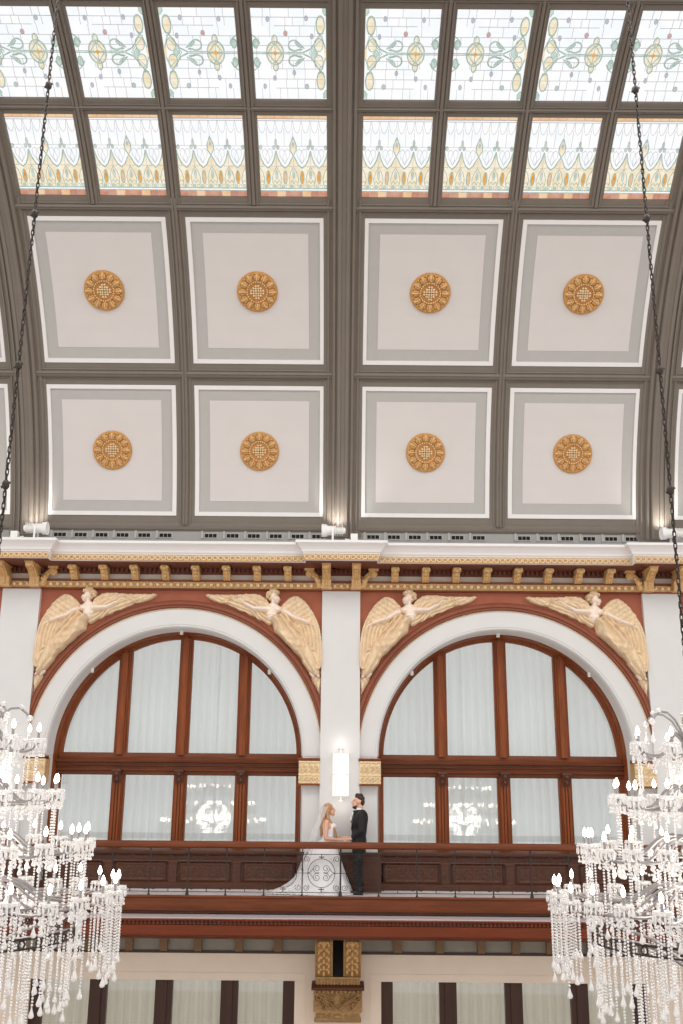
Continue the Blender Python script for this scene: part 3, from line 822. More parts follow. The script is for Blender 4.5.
# railing
rl = thing('balcony_railing', 'wrought iron balcony railing with scrollwork and a long wooden handrail', 'railing', (X0, -.80, 0))
MB().extrude_x([(-.06, .84), (-.065, .87), (-.055, .90), (-.045, .92), (-.02, .935), (.02, .935), (.045, .92), (.055, .90), (.065, .87), (.06, .84), (.03, .815), (-.03, .815)], -8.6, 8.6).build('handrail', 'wood_h', rl, smooth=True)
SP = .6886
thick = {-4, 0, 5, -8, 9}
pm = MB().box(-.011, .011, -.011, .011, 0, .83).lathe([(.012, .44), (.02, .45), (.02, .47), (.012, .48)], 8).lathe([(.024, 0), (.024, .02), (.014, .04)], 8).mesh('post', 'iron')
tm = MB().box(-.016, .016, -.016, .016, 0, .83).lathe([(.018, .70), (.03, .715), (.03, .735), (.018, .75)], 8).lathe([(.034, 0), (.034, .03), (.022, .07), (.02, .10)], 8).tube([(0, 0, .68), (.0, .02, .30), (0, .04, .02)], .010, 6).mesh('stanchion', 'iron')
def scroll_mesh():
    m = MB(); L_ = SP
    def t(P, r=.0045): m.tube([(x, 0, z) for x, z in P], r, 6)
    t([(0, .72), (L_, .72)], .006); t([(0, .07), (L_, .07)], .006)
    cz, R = .40, .245
    m.tube([(L_/2+R*math.cos(2*PI*i/40), 0, cz+R*math.sin(2*PI*i/40)) for i in range(40)], .0055, 6, loop=True)
    for sx in (-1, 1):
        for sz in (-1, 1):
            P = spiral((L_/2+sx*.083, cz+sz*.075), .018, .075, PI/2 if sz > 0 else -PI/2, 1.6*sx*sz*-1, 26)
            t(P, .0048)
            P2 = [(L_/2+sx*(.083+.0), cz+sz*.15)]
            t([(L_/2+sx*.155, cz+sz*.075), (L_/2+sx*.19, cz+sz*.0+sz*.02), (L_/2+sx*R, cz)], .005)
    t([(L_/2, cz+R), (L_/2, .72)], .007); t([(L_/2, cz-R), (L_/2, .07)], .007)
    t([(L_/2-.05, cz+R+.03), (L_/2+.05, cz+R+.03)], .008); t([(L_/2-.05, cz-R-.03), (L_/2+.05, cz-R-.03)], .008)
    t([(0, cz), (L_/2-R, cz)], .005); t([(L_/2+R, cz), (L_, cz)], .005)
    for sx in (-1, 1):
        t(spiral((L_/2+sx*(L_/2-.07), .635), .015, .06, PI/2, 1.4*sx, 20), .005)
        t(spiral((L_/2+sx*(L_/2-.07), .155), .015, .06, -PI/2, -1.4*sx, 20), .005)
    return m.mesh('scroll_panel', 'iron', 'all')
sm = scroll_mesh()
for i in range(-12, 13):
    link('stanchion' if i in thick else 'baluster', tm if i in thick else pm, rl, (.03+i*SP, 0, 0))
    if i < 12: link('scroll_panel', sm, rl, (.03+i*SP, 0, 0))

# ------------------------------------------------------------------ corbel under the middle pillar
struct(MB().box(X0-.37, X0+.37, -.12, .3, -5.6, -2.08).build('pillar', 'white', low))
cb = thing('carved_corbel', 'dull gold carved corbel with twin scroll brackets under the balcony beam', 'corbel', (X0, 0, 0))
def bracket_prof():
    P = [(.1, -.70), (-.56, -.70), (-.60, -.73), (-.62, -.78), (-.60, -.84)]
    P += [(-.56+.05*math.sin(k/8*PI*.9)-.0*k-.36*(k/8)**1.3, -.86-.55*k/8) for k in range(1, 9)]
    P = [(y if i < 5 else min(-.20, -.58+.36*((i-4)/8)**1.4), z) for i, (y, z) in enumerate(P)]
    return P+[(-.20, -1.43), (.1, -1.43)]
for sx in (-1, 1):
    c = sx*.255
    m = MB().sweep([[(c+x, y, z) for y, z in bracket_prof()] for x in (-.155, .155)])
    for e in (-1, 1): m.tube([(c+e*.145, y-.012, z) for y, z in bracket_prof()[2:-2]], .016, 6)
    o = m.build('scroll_bracket', 'gold_dim', cb, smooth=True)
    lf = MB()
    pr = bracket_prof()
    for q, (zz, wv, hh) in enumerate(((-.80, .06, .05), (-.93, .05, .06), (-1.06, .05, .06), (-1.18, .045, .05), (-1.29, .04, .05))):
        yy = np.interp(-zz, [-p[1] for p in pr[2:13]], [p[0] for p in pr[2:13]])
        if q == 0: lf.ball((c, yy-.01, zz), (.055, .05, .055))
        for e in (-1, 1):
            lf.ball((c+e*.055, yy-.008, zz+.02), (wv*.8, .035, hh*.6)); lf.ball((c+e*.09, yy-.004, zz-.02), (.025, .025, .04))
        lf.ball((c, yy-.012, zz-.05), (.022, .03, .05))
    lf.build('acanthus_leaf', 'gold', o, smooth='all')
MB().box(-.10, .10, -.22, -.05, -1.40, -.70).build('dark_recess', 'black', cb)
MB().box(-.42, .42, -.60, .1, -.705, -.64).build('cap_board', 'wood_dark', cb)
m = MB().box(-.40, .40, -.26, .1, -1.55, -1.41); 
for q in range(13): m.tube([(-.36+q*.06, -.265, -1.54), (-.36+q*.06, -.275, -1.44)], .018, 6)
m.build('fluted_band', 'gold_dim', cb)
MB().extrude_x([(.1, -1.53), (-.27, -1.53), (-.33, -1.55), (-.35, -1.575), (-.35, -1.60), (-.30, -1.625), (.1, -1.63)], -.475, .475).build('abacus', 'wood_dark', cb, smooth=True)
def capital_fn(U, V):
    W, H = .86, .36
    h = np.full(U.shape, .03)
    h = np.maximum(h, .03+.045*((V > H-.05) & (np.sin(U/W*2*PI*11) > -.3)))
    for s in (-1, 1):
        P = [(W/2+s*(.03+.36*t), .06+.24*(t**.8)) for t in np.linspace(0, 1, 9)]+spiral((W/2+s*.355, .235), .075, .015, PI/2, -1.6*s)
        h = np.maximum(h, .03+path_h(U, V, P, .018, .085))
        for (cx, cy, r0) in ((.11, .15, .07), (.25, .08, .05), (.30, .12, .04), (.09, .27, .045), (.20, .26, .04)):
            h = np.maximum(h, .03+path_h(U, V, spiral((W/2+s*cx, cy), r0, .008, s*1.2, 1.5*s), .011, .055))
    r = np.sin(U*74)*np.sin(V*83+U*21); h = h+.020*(r > .2)
    return h
def frieze_fn(U, V):
    W, H = .80, .15
    h = np.full(U.shape, .02)+.02*((V < .012) | (V > H-.012))
    h = np.maximum(h, .02+dome(U, V, W/2, H/2, .075, .04, .045))
    for s in (-1, 1):
        for q, cx in enumerate((.15, .26, .35)):
            h = np.maximum(h, .02+path_h(U, V, spiral((W/2+s*cx, H/2), .048, .008, q*PI, 1.6*(1 if q % 2 else -1)*s), .010, .03))
    return h
bl = MB().box(-.44, .44, -.20, .1, -1.99, -1.62).box(-.40, .40, -.19, .1, -2.15, -1.99).box(-.42, .42, -.225, .1, -2.005, -1.975).box(-.42, .42, -.225, .1, -2.16, -2.135)
cap = bl.build('capital', 'gold_dim', cb)
link('acanthus_carving', relief(capital_fn, .86, .36, 130, 56, 'acanthus_carving', 'gold_dim'), cap, (-.43, -.19, -1.985))
link('scroll_frieze', relief(frieze_fn, .80, .14, 110, 24, 'scroll_frieze', 'gold_dim'), cap, (-.40, -.185, -2.14))

# ------------------------------------------------------------------ gilded impost capitals either side of the pillars
def impost_fn(U, V):
    W, H = .40, .40
    h = np.full(U.shape, .03)
    h = np.maximum(h, .05*((V > H-.03))); h = np.maximum(h, .045*((V < .02) | ((V > .135) & (V < .155))))
    for c in (.05, .15, .25, .35):
        h = np.maximum(h, .02+dome(U, V, c, .31, .045, .05, .05)); h = np.maximum(h, .02+path_h(U, V, spiral((c, .24), .045, .008, PI/2, 1.5*(1 if c < .2 else -1)), .010, .038))
        h = np.maximum(h, .02+path_h(U, V, spiral((c, .075), .045, .008, -PI/2, 1.5*(1 if c < .2 else -1)), .010, .036))
    return h+.010*(np.sin(U*95)*np.sin(V*90+U*30) > .15)
ime = relief(impost_fn, .40, .40, 70, 70, 'carving', 'gold_pale')
for k in (1, 2):
    for s in (-1, 1):
        cx = BAYS[k]; xa, xb = sorted((cx+s*2.455, cx+s*HB)); w_ = xb-xa
        nm = 'pillar behind the couple' if (k == 1) == (s > 0) else 'pillar behind the chandelier'
        t = thing('impost_capital', 'gilded carved capital at the %s springing of the %s' % ('left' if s < 0 else 'right', side_name[k]), 'capital', (xa, 0, 0), 0, 'gilded capitals at the window springings')
        MB().box(0, w_, .0, .3, 1.95, 2.41).build('block', 'gold', t)
        MB().extrude_x([(.2, 2.385), (-.03, 2.385), (-.06, 2.41), (-.06, 2.435), (.2, 2.45)], -.02, w_).build('abacus', 'wood', t)
        MB().box(-.01, w_, -.035, .2, 1.925, 1.955).build('necking', 'wood', t)
        o = link('carving', ime, t, (0, .01, 1.965)); o.scale = (w_/.40, 1, 1.05)

# ------------------------------------------------------------------ cornice brackets
def modillion():
    p = [(0, 0), (-.40, 0), (-.42, -.03), (-.41, -.07), (-.37, -.09), (-.31, -.09), (-.25, -.12), (-.21, -.17), (-.17, -.22), (-.12, -.25), (-.06, -.25), (0, -.25)]
    m = MB().sweep([[(x, y, z) for y, z in p] for x in (-.07, .07)])
    m.box(-.09, .09, -.44, 0, 0, .03)
    for e in (-1, 1):
        m.tube([(e*.072, -.36+.04*math.cos(a), -.045+.035*math.sin(a)) for a in np.linspace(0, 2*PI, 9)[:-1]], .012, 5, loop=True)
    for q in range(3): m.ball((0, -.40+q*.09, -.07-q*.055), (.045, .03, .045))
    for e in (-1, 0, 1): m.ball((e*.045, -.13, -.24), (.02, .04, .03))
    return m.mesh('cornice_bracket', 'gold', True)
mm = modillion()
for k, cx in enumerate(BAYS):
    if k in (0, 3): continue
    for q in range(8):
        o = link('cornice_bracket', mm, None, (cx+(q-3.5)*.619, .0, 6.17))
        tag(o, 'small gold scroll bracket under the white cornice between the pillars', 'bracket', 'small gold brackets under the cornice')
def block():
    m = MB().box(-.095, .095, -.19, .0, 5.765, 5.95).box(-.105, .105, -.20, 0, 5.75, 5.78)
    m.sweep([[(x, y, z) for y, z in [(0, 6.17), (-.58, 6.17), (-.60, 6.14), (-.58, 6.09), (-.50, 6.08), (-.40, 6.05), (-.32, 5.99), (-.24, 5.94), (0, 5.94)]] for x in (-.068, .068)])
    for e in (-.07, -.025, .025, .07): m.tube([(e, -.592, 6.13), (e, -.53, 6.078), (e, -.41, 6.045), (e, -.32, 5.985), (e, -.235, 5.945)], .013, 5)
    m.tube([(0, -.195, 5.93), (0, -.195, 5.79)], .03, 6)
    m.box(-.09, .09, -.62, 0, 6.15, 6.18)
    for q in range(3): m.ball((0, -.56+q*.11, 6.10-q*.035), (.05, .035, .04))
    return m.mesh('bracket', 'gold', True)
def side_console():
    """scroll console leaning out sideways from the pillar block; mirrored for the other side"""
    m = MB()
    P = [(0, 5.80), (.06, 5.86), (.09, 5.94), (.13, 6.02), (.20, 6.08), (.28, 6.10)]
    m.tube([(x, -.08, z) for x, z in P], [.05, .06, .06, .055, .06, .07], 8)
    m.tube([(.26+.05*math.cos(a), -.08, 6.07+.05*math.sin(a)) for a in np.linspace(0, 2*PI, 10)[:-1]], .035, 6, loop=True)
    m.box(-.02, .10, -.12, 0, 5.77, 5.84)
    m.box(.16, .36, -.16, 0, 6.13, 6.18)
    for q in range(4): m.ball((.05+q*.06, -.13, 5.92+q*.045), (.035, .03, .035))
    return m
bkm = block(); sc1 = side_console(); sc2 = side_console(); sc2.v = [(-x, y, z) for x, y, z in sc2.v]
sc = {1: sc1.mesh('side_console', 'gold', True), -1: sc2.mesh('side_console', 'gold', True)}
for k in (-1, 0, 1):
    for s in (-1, 1):
        if k*s == 1: pl = 'outer side of the %s pillar' % ('left' if k < 0 else 'right')
        elif k: pl = 'inner side of the %s pillar' % ('left' if k < 0 else 'right')
        else: pl = '%s edge of the middle pillar' % ('left' if s < 0 else 'right')
        t = thing('pillar_bracket', 'large gold cornice bracket with side scroll, on the %s' % pl, 'bracket', (X0+k*BAY+s*.30, -.03, 0), 0, 'large gold brackets over the pillars')
        link('bracket', bkm, t); link('side_console', sc[s], t, (s*.09, 0, 0))

# vents in the foot of the vault
def vent():
    t0 = math.asin((6.885-ZC0)/RV)
    m = MB(); m.box(-.145, .145, -.012, .04, -.055, .055); m.box(-.20, -.155, -.03, .04, -.06, .10)
    f = m.mesh('vent_surround', 'ventgrey')
    q = MB()
    for c in (-.085, 0, .085): q.box(c-.037, c+.037, -.018, .03, -.038, .038)
    return f, q.mesh('vent_opening', 'black')
vf, vo = vent()
for k, cx in enumerate(BAYS):
    if k in (0, 3): continue
    for xr in (-2.60, -2.17, -1.735, -1.30, -.85, -.41, .53, .985, 1.425, 1.88, 2.335, 2.76):
        y = YC+math.sqrt(RV**2-(6.90-ZC0)**2)
        t = thing('ceiling_vent', 'small grey vent with three dark slots at the foot of the vault', 'vent', (cx+xr, y, 6.90), 0, 'small vents above the cornice')
        link('vent_surround', vf, t); link('vent_opening', vo, t)

# flood lights standing on the cornice
def flood(x, flip, label, tgt):
    t = thing('flood_light', label, 'floodlight', (x, -.52, 6.60), 0, 'white floodlights on the cornice')
    s = -1 if flip else 1
    MB().box(-.16, .16, -.12, .12, 0, .03).build('foot', 'whitemetal', t)
    m = MB()
    for y in (-.11, .11): m.box(-.02, .02, y-.01, y+.01, .03, .28)
    m.build('yoke', 'whitemetal', t)
    prof = [(.015, -.26), (.06, -.25), (.075, -.18), (.075, -.06), (.095, -.04), (.10, .10), (.125, .13), (.135, .22), (.125, .225), (.12, .215)]
    hm = MB().lathe(prof, 16); hm.v = [(s*z, y, x_+.27) for x_, y, z in hm.v]
    for q in range(5):
        hm.box(*sorted((s*(-.20+q*.035), s*(-.19+q*.035))), -.09, .09, .18, .36)
    h = hm.build('lamp_housing', 'whitemetal', t, smooth=True)
    ln = MB().lathe([(.005, .20), (.118, .20), (.118, .212), (.005, .214)], 16); ln.v = [(s*z, y, x_+.27) for x_, y, z in ln.v]
    ln.build('lens', 'lens', t)
    bm = MB().tube([(-s*.25, 0, .10), (-s*.40, .02, .06), (-s*.46, .05, .0)], .015, 6); bm.box(*sorted((-s*.36, -s*.50)), -.05, .07, 0, .20)
    bm.build('ballast_box', 'whitemetal', t)
    # its beam up the rib of the vault
    l = lamp('flood_beam', 'SPOT', (x, -.40, 7.05), UPLIGHT, (1, .97, .92), .06, spot=1.7); aim(l, tgt)
flood(X0-BAY+.35, False, 'white floodlight on the cornice over the left pillar', (X0-BAY, .0, 7.6))
flood(X0-.18, True, 'white floodlight on the cornice over the middle pillar', (X0, .0, 7.6))
flood(X0+BAY+.15, True, 'white floodlight on the cornice over the right pillar', (X0+BAY, .0, 7.6))

# ------------------------------------------------------------------ wall sconces
for k, lb in ((-1, 'tall lit wall sconce on the left pillar, behind the beads of a chandelier'), (0, 'tall lit wall sconce on the middle pillar above the couple'), (1, 'tall lit wall sconce on the right pillar, behind the beads of a chandelier')):
    t = thing('wall_sconce', lb, 'wall lamp', (X0+k*BAY+.02, 0, 1.74), 0, 'white wall sconces')
    MB().box(-.13, .13, -.03, 0, .03, .76).build('back_plate', 'whitemetal', t)
    m = MB().sweep([[(.155*math.sin(a), -.02-.10*math.cos(a), z) for a in np.linspace(-PI/2, PI/2, 13)]+[(0, -.021, z)] for z in (0, .79)])
    m.build('diffuser', 'lampglass', t, smooth=True)
    m = MB()
    for z in (-.01, .385, .775):
        for s in (-1, 1): m.box(*sorted((s*.165, s*.085)), -.125 if z != .385 else -.115, -.0, z, z+.022)
    m.build('clip', 'whitemetal', t)
    m = MB().lathe([(.01, -.10), (.05, -.10), (.055, -.085), (.02, -.07), (.015, -.01)], 12, (0, -.06, 0)).lathe([(.015, .80), (.02, .87), (.055, .885), (.05, .90), (.01, .90)], 12, (0, -.06, 0))
    m.build('finial', 'whitemetal', t, smooth=True)
    lamp('sconce_glow', 'POINT', (X0+k*BAY+.02, -.20, 2.70), 1.0, (1, .95, .88), .08)
    lamp('sconce_glow', 'POINT', (X0+k*BAY+.02, -.20, 1.61), 1.0, (1, .95, .88), .08)

# ------------------------------------------------------------------ winged figures in the spandrels
def fz(a, b):
    """traced point -> (u, v): u from the pillar's edge, v height above the springing"""
    s, t = a/683, b/585
    return (-6.448+2.859*s+t*(.234-.094*s)+3.235+HB, 5.92-2.415*t-ZS)
def zp(L): return [fz(a, b) for a, b in L]
FW, FH = 2.86, 3.42
def relief_part(fn, u0, u1, v0, v1, name, m, parent, flip, res=.0105):
    nu, nv = int((u1-u0)/res)+1, int((v1-v0)/res)+1
    def g(U, V): return fn(U+u0, V+v0)
    def mk(U, V): return g(U, V) > .004
    def mp(U, V, H):
        X = U+u0-HB
        return np.stack([-X if flip else X, -H, V+v0], -1)
    me = relief(g, u1-u0, v1-v0, nu, nv, name, m, mapf=mp, mask=mk)
    bm = bmesh.new(); bm.from_mesh(me); bmesh.ops.recalc_face_normals(bm, faces=bm.faces); bm.to_mesh(me); bm.free()
    return me
def soft(H, it=1):
    for _ in range(it):
        P = np.pad(H, 1, mode='edge'); H = (P[1:-1, 1:-1]*4+P[:-2, 1:-1]+P[2:, 1:-1]+P[1:-1, :-2]+P[1:-1, 2:])/8
    return H
lw = smoothpoly(zp([(278, 128), (262, 105), (238, 82), (208, 68), (175, 82), (135, 120), (98, 172), (68, 235), (52, 310), (42, 390), (46, 430), (72, 430), (104, 360), (130, 310), (160, 280), (190, 250), (240, 210), (270, 170)]), 2)
rw = zp([(318, 130), (332, 105), (355, 80), (385, 64), (430, 60), (480, 66), (530, 66), (580, 68), (652, 64), (640, 78), (612, 96), (575, 108), (540, 112), (520, 124), (492, 132), (470, 148), (445, 150), (425, 168), (398, 172), (375, 192), (352, 194), (335, 212), (312, 218), (300, 190)])
rw = smoothpoly(rw, 1)
def tex_cells(U, V, f, seed):
    return np.sin(U*f+1.7*np.sin(V*f*.6+seed))*np.sin(V*f*1.1+1.3*np.sin(U*f*.7+seed*2))
def scales(U, V, sz, ang):
    """overlapping rounded feathers"""
    c, s = math.cos(ang), math.sin(ang)
    A = (U*c+V*s)/sz; B = (-U*s+V*c)/(sz*.8)
    H = np.zeros(U.shape)
    for db in (0, 1):
        row = np.floor(B)+db; off = (row % 2)*.5
        a = (A+off) % 1-.5; b = B-row
        H = np.maximum(H, np.sqrt(np.clip(1-(a/.55)**2-(b/1.05)**2, 0, 1))*(1-.35*db))
    return H
def ridges(x, p): return np.abs(np.sin(PI*x/p))**.6
def lwing(U, V):
    ins = polymask(U, V, lw); d = polydist(U, V, lw)
    e = np.minimum.reduce([segd(U, V, lw[i], lw[i+1])[0] for i in range(6, 46)])
    z0 = fz(0, 205)[1]
    st = sstep(-.10, .06, (z0-V)-.5*(e-.15))
    h = .05+.05*sstep(0, .06, d)+.05*np.exp(-(e/.06)**2)
    h = h+st*.055*ridges(e+.02, .072)+(1-st)*(.060*scales(U, V, .115, -.6))
    return np.where(ins, h, 0)
def rwing(U, V):
    ins = polymask(U, V, rw); d = polydist(U, V, rw)
    ax, ay = fz(350, 85)
    e = np.minimum.reduce([segd(U, V, a, b)[0] for a, b in zip(zp([(332, 105), (355, 80), (385, 64), (430, 60), (530, 66)]), zp([(355, 80), (385, 64), (430, 60), (530, 66), (652, 64)]))])
    st = sstep(.10, .17, e+.12*np.clip(U-ax-.55, 0, 1))
    h = .05+.04*sstep(0, .05, d)+.04*np.exp(-(e/.05)**2)+st*.055*ridges(e*1.0+.42*(U-ax), .085)+(1-st)*.055*scales(U, V, .11, .3)
    return np.where(ins, h, 0)
gp = smoothpoly(zp([(248, 135), (290, 165), (330, 165), (332, 185), (310, 205), (300, 230), (296, 250), (268, 268), (248, 285), (232, 305), (212, 318), (190, 345), (165, 360), (146, 382), (140, 402), (118, 425), (98, 450), (70, 470), (42, 455), (46, 425), (68, 395), (84, 345), (102, 305), (128, 272), (158, 245), (190, 208), (215, 185), (225, 160)]), 2)
def gown(U, V):
    ins = polymask(U, V, gp); d = polydist(U, V, gp)
    H = np.zeros(U.shape)
    for a, b, ra, rb, h in (((285, 165), (240, 225), .23, .25, .20), ((235, 225), (165, 315), .25, .20, .22), ((255, 235), (205, 300), .20, .17, .19), ((165, 310), (90, 430), .20, .15, .16), ((130, 330), (75, 440), .15, .10, .13)):
        H = np.maximum(H, cap_h(U, V, fz(*a), fz(*b), ra, rb, h))
    # folds sweep along the legs
    ax, ay = fz(290, 150); bx, by = fz(80, 440); L = math.hypot(bx-ax, by-ay); tx, ty = (bx-ax)/L, (by-ay)/L
    s = (U-ax)*tx+(V-ay)*ty; q = (U-ax)*-ty+(V-ay)*tx
    f = np.sin(2*PI*(q*(1-.22*s)/.125+.5*np.sin(s*3.2)+.12*np.sin(s*11)+.25*np.sin(q*14+s*4)))
    f2 = np.sin(2*PI*(s/.19+q*1.6+.4*np.sin(q*9)))
    h = .06+H*.95+.042*f+.010*f2*(s < .9)
    return np.where(ins, h*sstep(-.005, .05, d)+.01, 0)
def flesh(U, V):
    H = np.zeros(U.shape); C = lambda a, b, ra, rb, h: cap_h(U, V, fz(*a), fz(*b), ra, rb, h)
    def up(x): nonlocal H; H = np.maximum(H, x)
    # chest and shoulders, neck
    up(C((285, 138), (342, 138), .085, .085, .20)); up(C((310, 132), (314, 172), .135, .115, .215)); up(C((298, 165), (326, 165), .06, .06, .225)); up(C((312, 122), (312, 100), .055, .05, .20))
    # head in profile: skull, brow, nose, chin
    u, v = fz(312, 76)
    up(dome(U, V, u, v, .095, .118, .25)); u2, v2 = fz(299, 88); up(dome(U, V, u2, v2, .075, .09, .245)); up(C((290, 76), (284, 88), .022, .026, .20)); up(C((289, 100), (296, 102), .028, .03, .2))
    up(C((287, 96), (292, 96), .02, .022, .2))
    # arms
    up(C((252, 150), (205, 178), .082, .068, .25)); up(C((205, 178), (130, 204), .066, .046, .235)); up(C((130, 204), (105, 214), .034, .03, .17))
    for k, e in enumerate(((88, 212), (86, 220), (90, 228), (97, 232))): up(C((108, 214), e, .017, .011, .16))
    up(C((112, 208), (98, 205), .016, .011, .17))
    up(C((348, 138), (402, 136), .078, .066, .23)); up(C((402, 136), (448, 112), .064, .048, .22)); up(C((448, 112), (474, 90), .036, .03, .17))
    for e in ((488, 80), (492, 86), (490, 93), (484, 96)): up(C((474, 90), e, .016, .011, .16))
    up(C((470, 90), (474, 78), .016, .011, .16))
    # bare feet below the hem
    up(C((72, 440), (62, 452), .05, .045, .13)); up(C((62, 452), (52, 462), .045, .03, .12)); up(C((92, 446), (82, 458), .045, .042, .12)); up(C((82, 458), (74, 466), .042, .028, .11))
    return H
def hair(U, V):
    H = np.zeros(U.shape)
    for a, b, r, h in (((315, 52), 0, .10, .25), ((334, 62), 0, .085, .25), ((340, 78), 0, .055, .22), ((296, 54), 0, .055, .235), ((325, 46), 0, .06, .22), ((346, 66), 0, .035, .2), ((328, 88), 0, .04, .2)):
        u, v = fz(*a); H = np.maximum(H, dome(U, V, u, v, r, r*.9, h))
    return np.where(H > .02, H+.022*tex_cells(U, V, 75, .5), 0)
def drape(U, V):
    P = smoothpoly(zp([(50, 455), (92, 455), (84, 485), (68, 505), (52, 530), (36, 552), (38, 510), (38, 470)]), 2)
    ins = polymask(U, V, P); d = polydist(U, V, P)
    return np.where(ins, .03+.07*sstep(0, .08, d)+.02*np.sin(U*60+V*18), 0)
def held(U, V, kind):
    H = np.zeros(U.shape); C = lambda a, b, ra, rb, h: cap_h(U, V, fz(*a), fz(*b), ra, rb, h)
    if kind == 'scroll':
        H = np.maximum(C((498, 78), (535, 100), .05, .06, .17), C((520, 72), (575, 98), .035, .03, .15)); H = np.maximum(H, C((545, 70), (570, 92), .03, .05, .14))
    else:
        for a, r in (((500, 80), .04), ((512, 90), .045), ((524, 84), .04), ((532, 96), .045), ((545, 92), .04), ((540, 106), .04), ((552, 104), .035), ((520, 76), .035), ((536, 80), .03)):
            u, v = fz(*a); H = np.maximum(H, dome(U, V, u, v, r, r, .17))
    return H
def extent(pts, pad=.02): return (min(p[0] for p in pts)-pad, max(p[0] for p in pts)+pad, min(p[1] for p in pts)-pad, max(p[1] for p in pts)+pad)
ALLP = zp([(30, 30), (660, 30), (30, 555), (660, 555)])
def figure_meshes(flip, kind):
    out = []
    b = extent(ALLP, .0)
    for nm, fn, mm_ in (('left_wing', lwing, 'stone'), ('right_wing', rwing, 'stone'), ('gown', gown, 'stone'), ('figure', flesh, 'skin_stone'), ('curled_hair', hair, 'stone'), ('drapery_tail', drape, 'stone'), ('held_sheaf' if kind == 'sheaf' else 'held_scroll', lambda U, V: held(U, V, kind), 'stone')):
        out.append(({'left_wing': 'wing', 'right_wing': 'wing'}.get(nm, nm), relief_part(fn, b[0], b[1], b[2], b[3], nm, mm_, None, flip)))
    return out
FM = {(0, 'scroll'): figure_meshes(False, 'scroll'), (1, 'sheaf'): figure_meshes(True, 'sheaf'), (0, 'sheaf'): figure_meshes(False, 'sheaf')}
for k, cx, fl, kind, lb in ((1, BAYS[1], 0, 'scroll', 'cream winged figure relief holding a scroll, left spandrel of the left arched window'), (1, BAYS[1], 1, 'sheaf', 'cream winged figure relief in the right spandrel of the left arched window'), (2, BAYS[2], 0, 'sheaf', 'cream winged figure relief holding a sheaf, left spandrel of the right arched window'), (2, BAYS[2], 1, 'sheaf', 'cream winged figure relief in the right spandrel of the right arched window')):
    t = thing('winged_figure_relief', lb, 'relief sculpture', (cx, YW-.002, ZS), 0, 'winged figures in the spandrels')
    for nm, me in FM[(fl, kind)]: link(nm, me, t)

# ------------------------------------------------------------------ the couple
def voxel(mb, name, m, vox=.009, smooth=6):
    me = mb.mesh('tmp', m); o = link('tmp', me)
    r = o.modifiers.new('r', 'REMESH'); r.mode = 'VOXEL'; r.voxel_size = vox
    s = o.modifiers.new('s', 'SMOOTH'); s.iterations = smooth; s.factor = .5
    bpy.context.view_layer.update()
    dg = bpy.context.evaluated_depsgraph_get()
    nm = bpy.data.meshes.new_from_object(o.evaluated_get(dg)); nm.name = name
    bpy.data.objects.remove(o); nm.materials.clear(); nm.materials.append(M[m])
    nm.polygons.foreach_set('use_smooth', [True]*len(nm.polygons))
    return nm
def hand(mb, w, d, side, s=1.0):
    """palm and five fingers; w wrist, d direction of the fingers, side the way the thumb points"""
    w, d, side = Vector(w), Vector(d).normalized(), Vector(side).normalized()
    n = d.cross(side).normalized()
    p = w+d*.075*s
    mb.capsule(w, w+d*.03*s, .024*s, .026*s, 8)
    for q in range(4):
        o = side*(.027-.018*q)*s
        mb.capsule(w+d*.02*s+o*.7, p+o, .014*s, .012*s, 8)
        l = (.075, .085, .078, .060)[q]*s
        a = p+o; b = a+d*l*.5+n*-.006*s; c = b+d*l*.38+n*-.022*s
        mb.capsule(a, b, .0105*s, .010*s, 8); mb.capsule(b, c, .010*s, .009*s, 8)
    a = w+d*.025*s+side*.022*s; b = a+d*.03*s+side*.028*s; c = b+d*.035*s+side*.006*s
    mb.capsule(a, b, .014*s, .012*s, 8); mb.capsule(b, c, .012*s, .010*s, 8)
def face(mb, c, f, h):
    """head in mb: centre c, facing f (+1/-1 along x), head height h"""
    x, y, z = c
    mb.ball((x-f*.012*h/.22, y, z+.02*h/.22), (.44*h, .345*h, .40*h), 20, 14)
    mb.ball((x+f*.06*h/.22, y, z-.045*h/.22), (.23*h, .26*h, .31*h), 16, 12)
    mb.capsule((x+f*.085*h/.22, y, z-.088*h/.22), (x+f*.07*h/.22, y, z-.092*h/.22), .026*h/.22, .03*h/.22)
    mb.capsule((x+f*.098*h/.22, y, z+.022*h/.22), (x+f*.124*h/.22, y, z-.014*h/.22), .010*h/.22, .015*h/.22, 8)
    for e in (-1, 1): mb.capsule((x+f*.092*h/.22, y+e*.015, z+.04*h/.22), (x+f*.078*h/.22, y+e*.048, z+.038*h/.22), .013*h/.22, .012*h/.22, 8)
    mb.capsule((x+f*.106*h/.22, y-.012, z-.048*h/.22), (x+f*.106*h/.22, y+.012, z-.048*h/.22), .010*h/.22, .010*h/.22, 8)
    mb.capsule((x+f*.103*h/.22, y-.010, z-.062*h/.22), (x+f*.103*h/.22, y+.010, z-.062*h/.22), .010*h/.22, .010*h/.22, 8)
    for e in (-1, 1):
        mb.ball((x-f*.005, y+e*.078*h/.22, z-.005*h/.22), (.020*h/.22, .012*h/.22, .032*h/.22), 10, 6)
PY = -.36
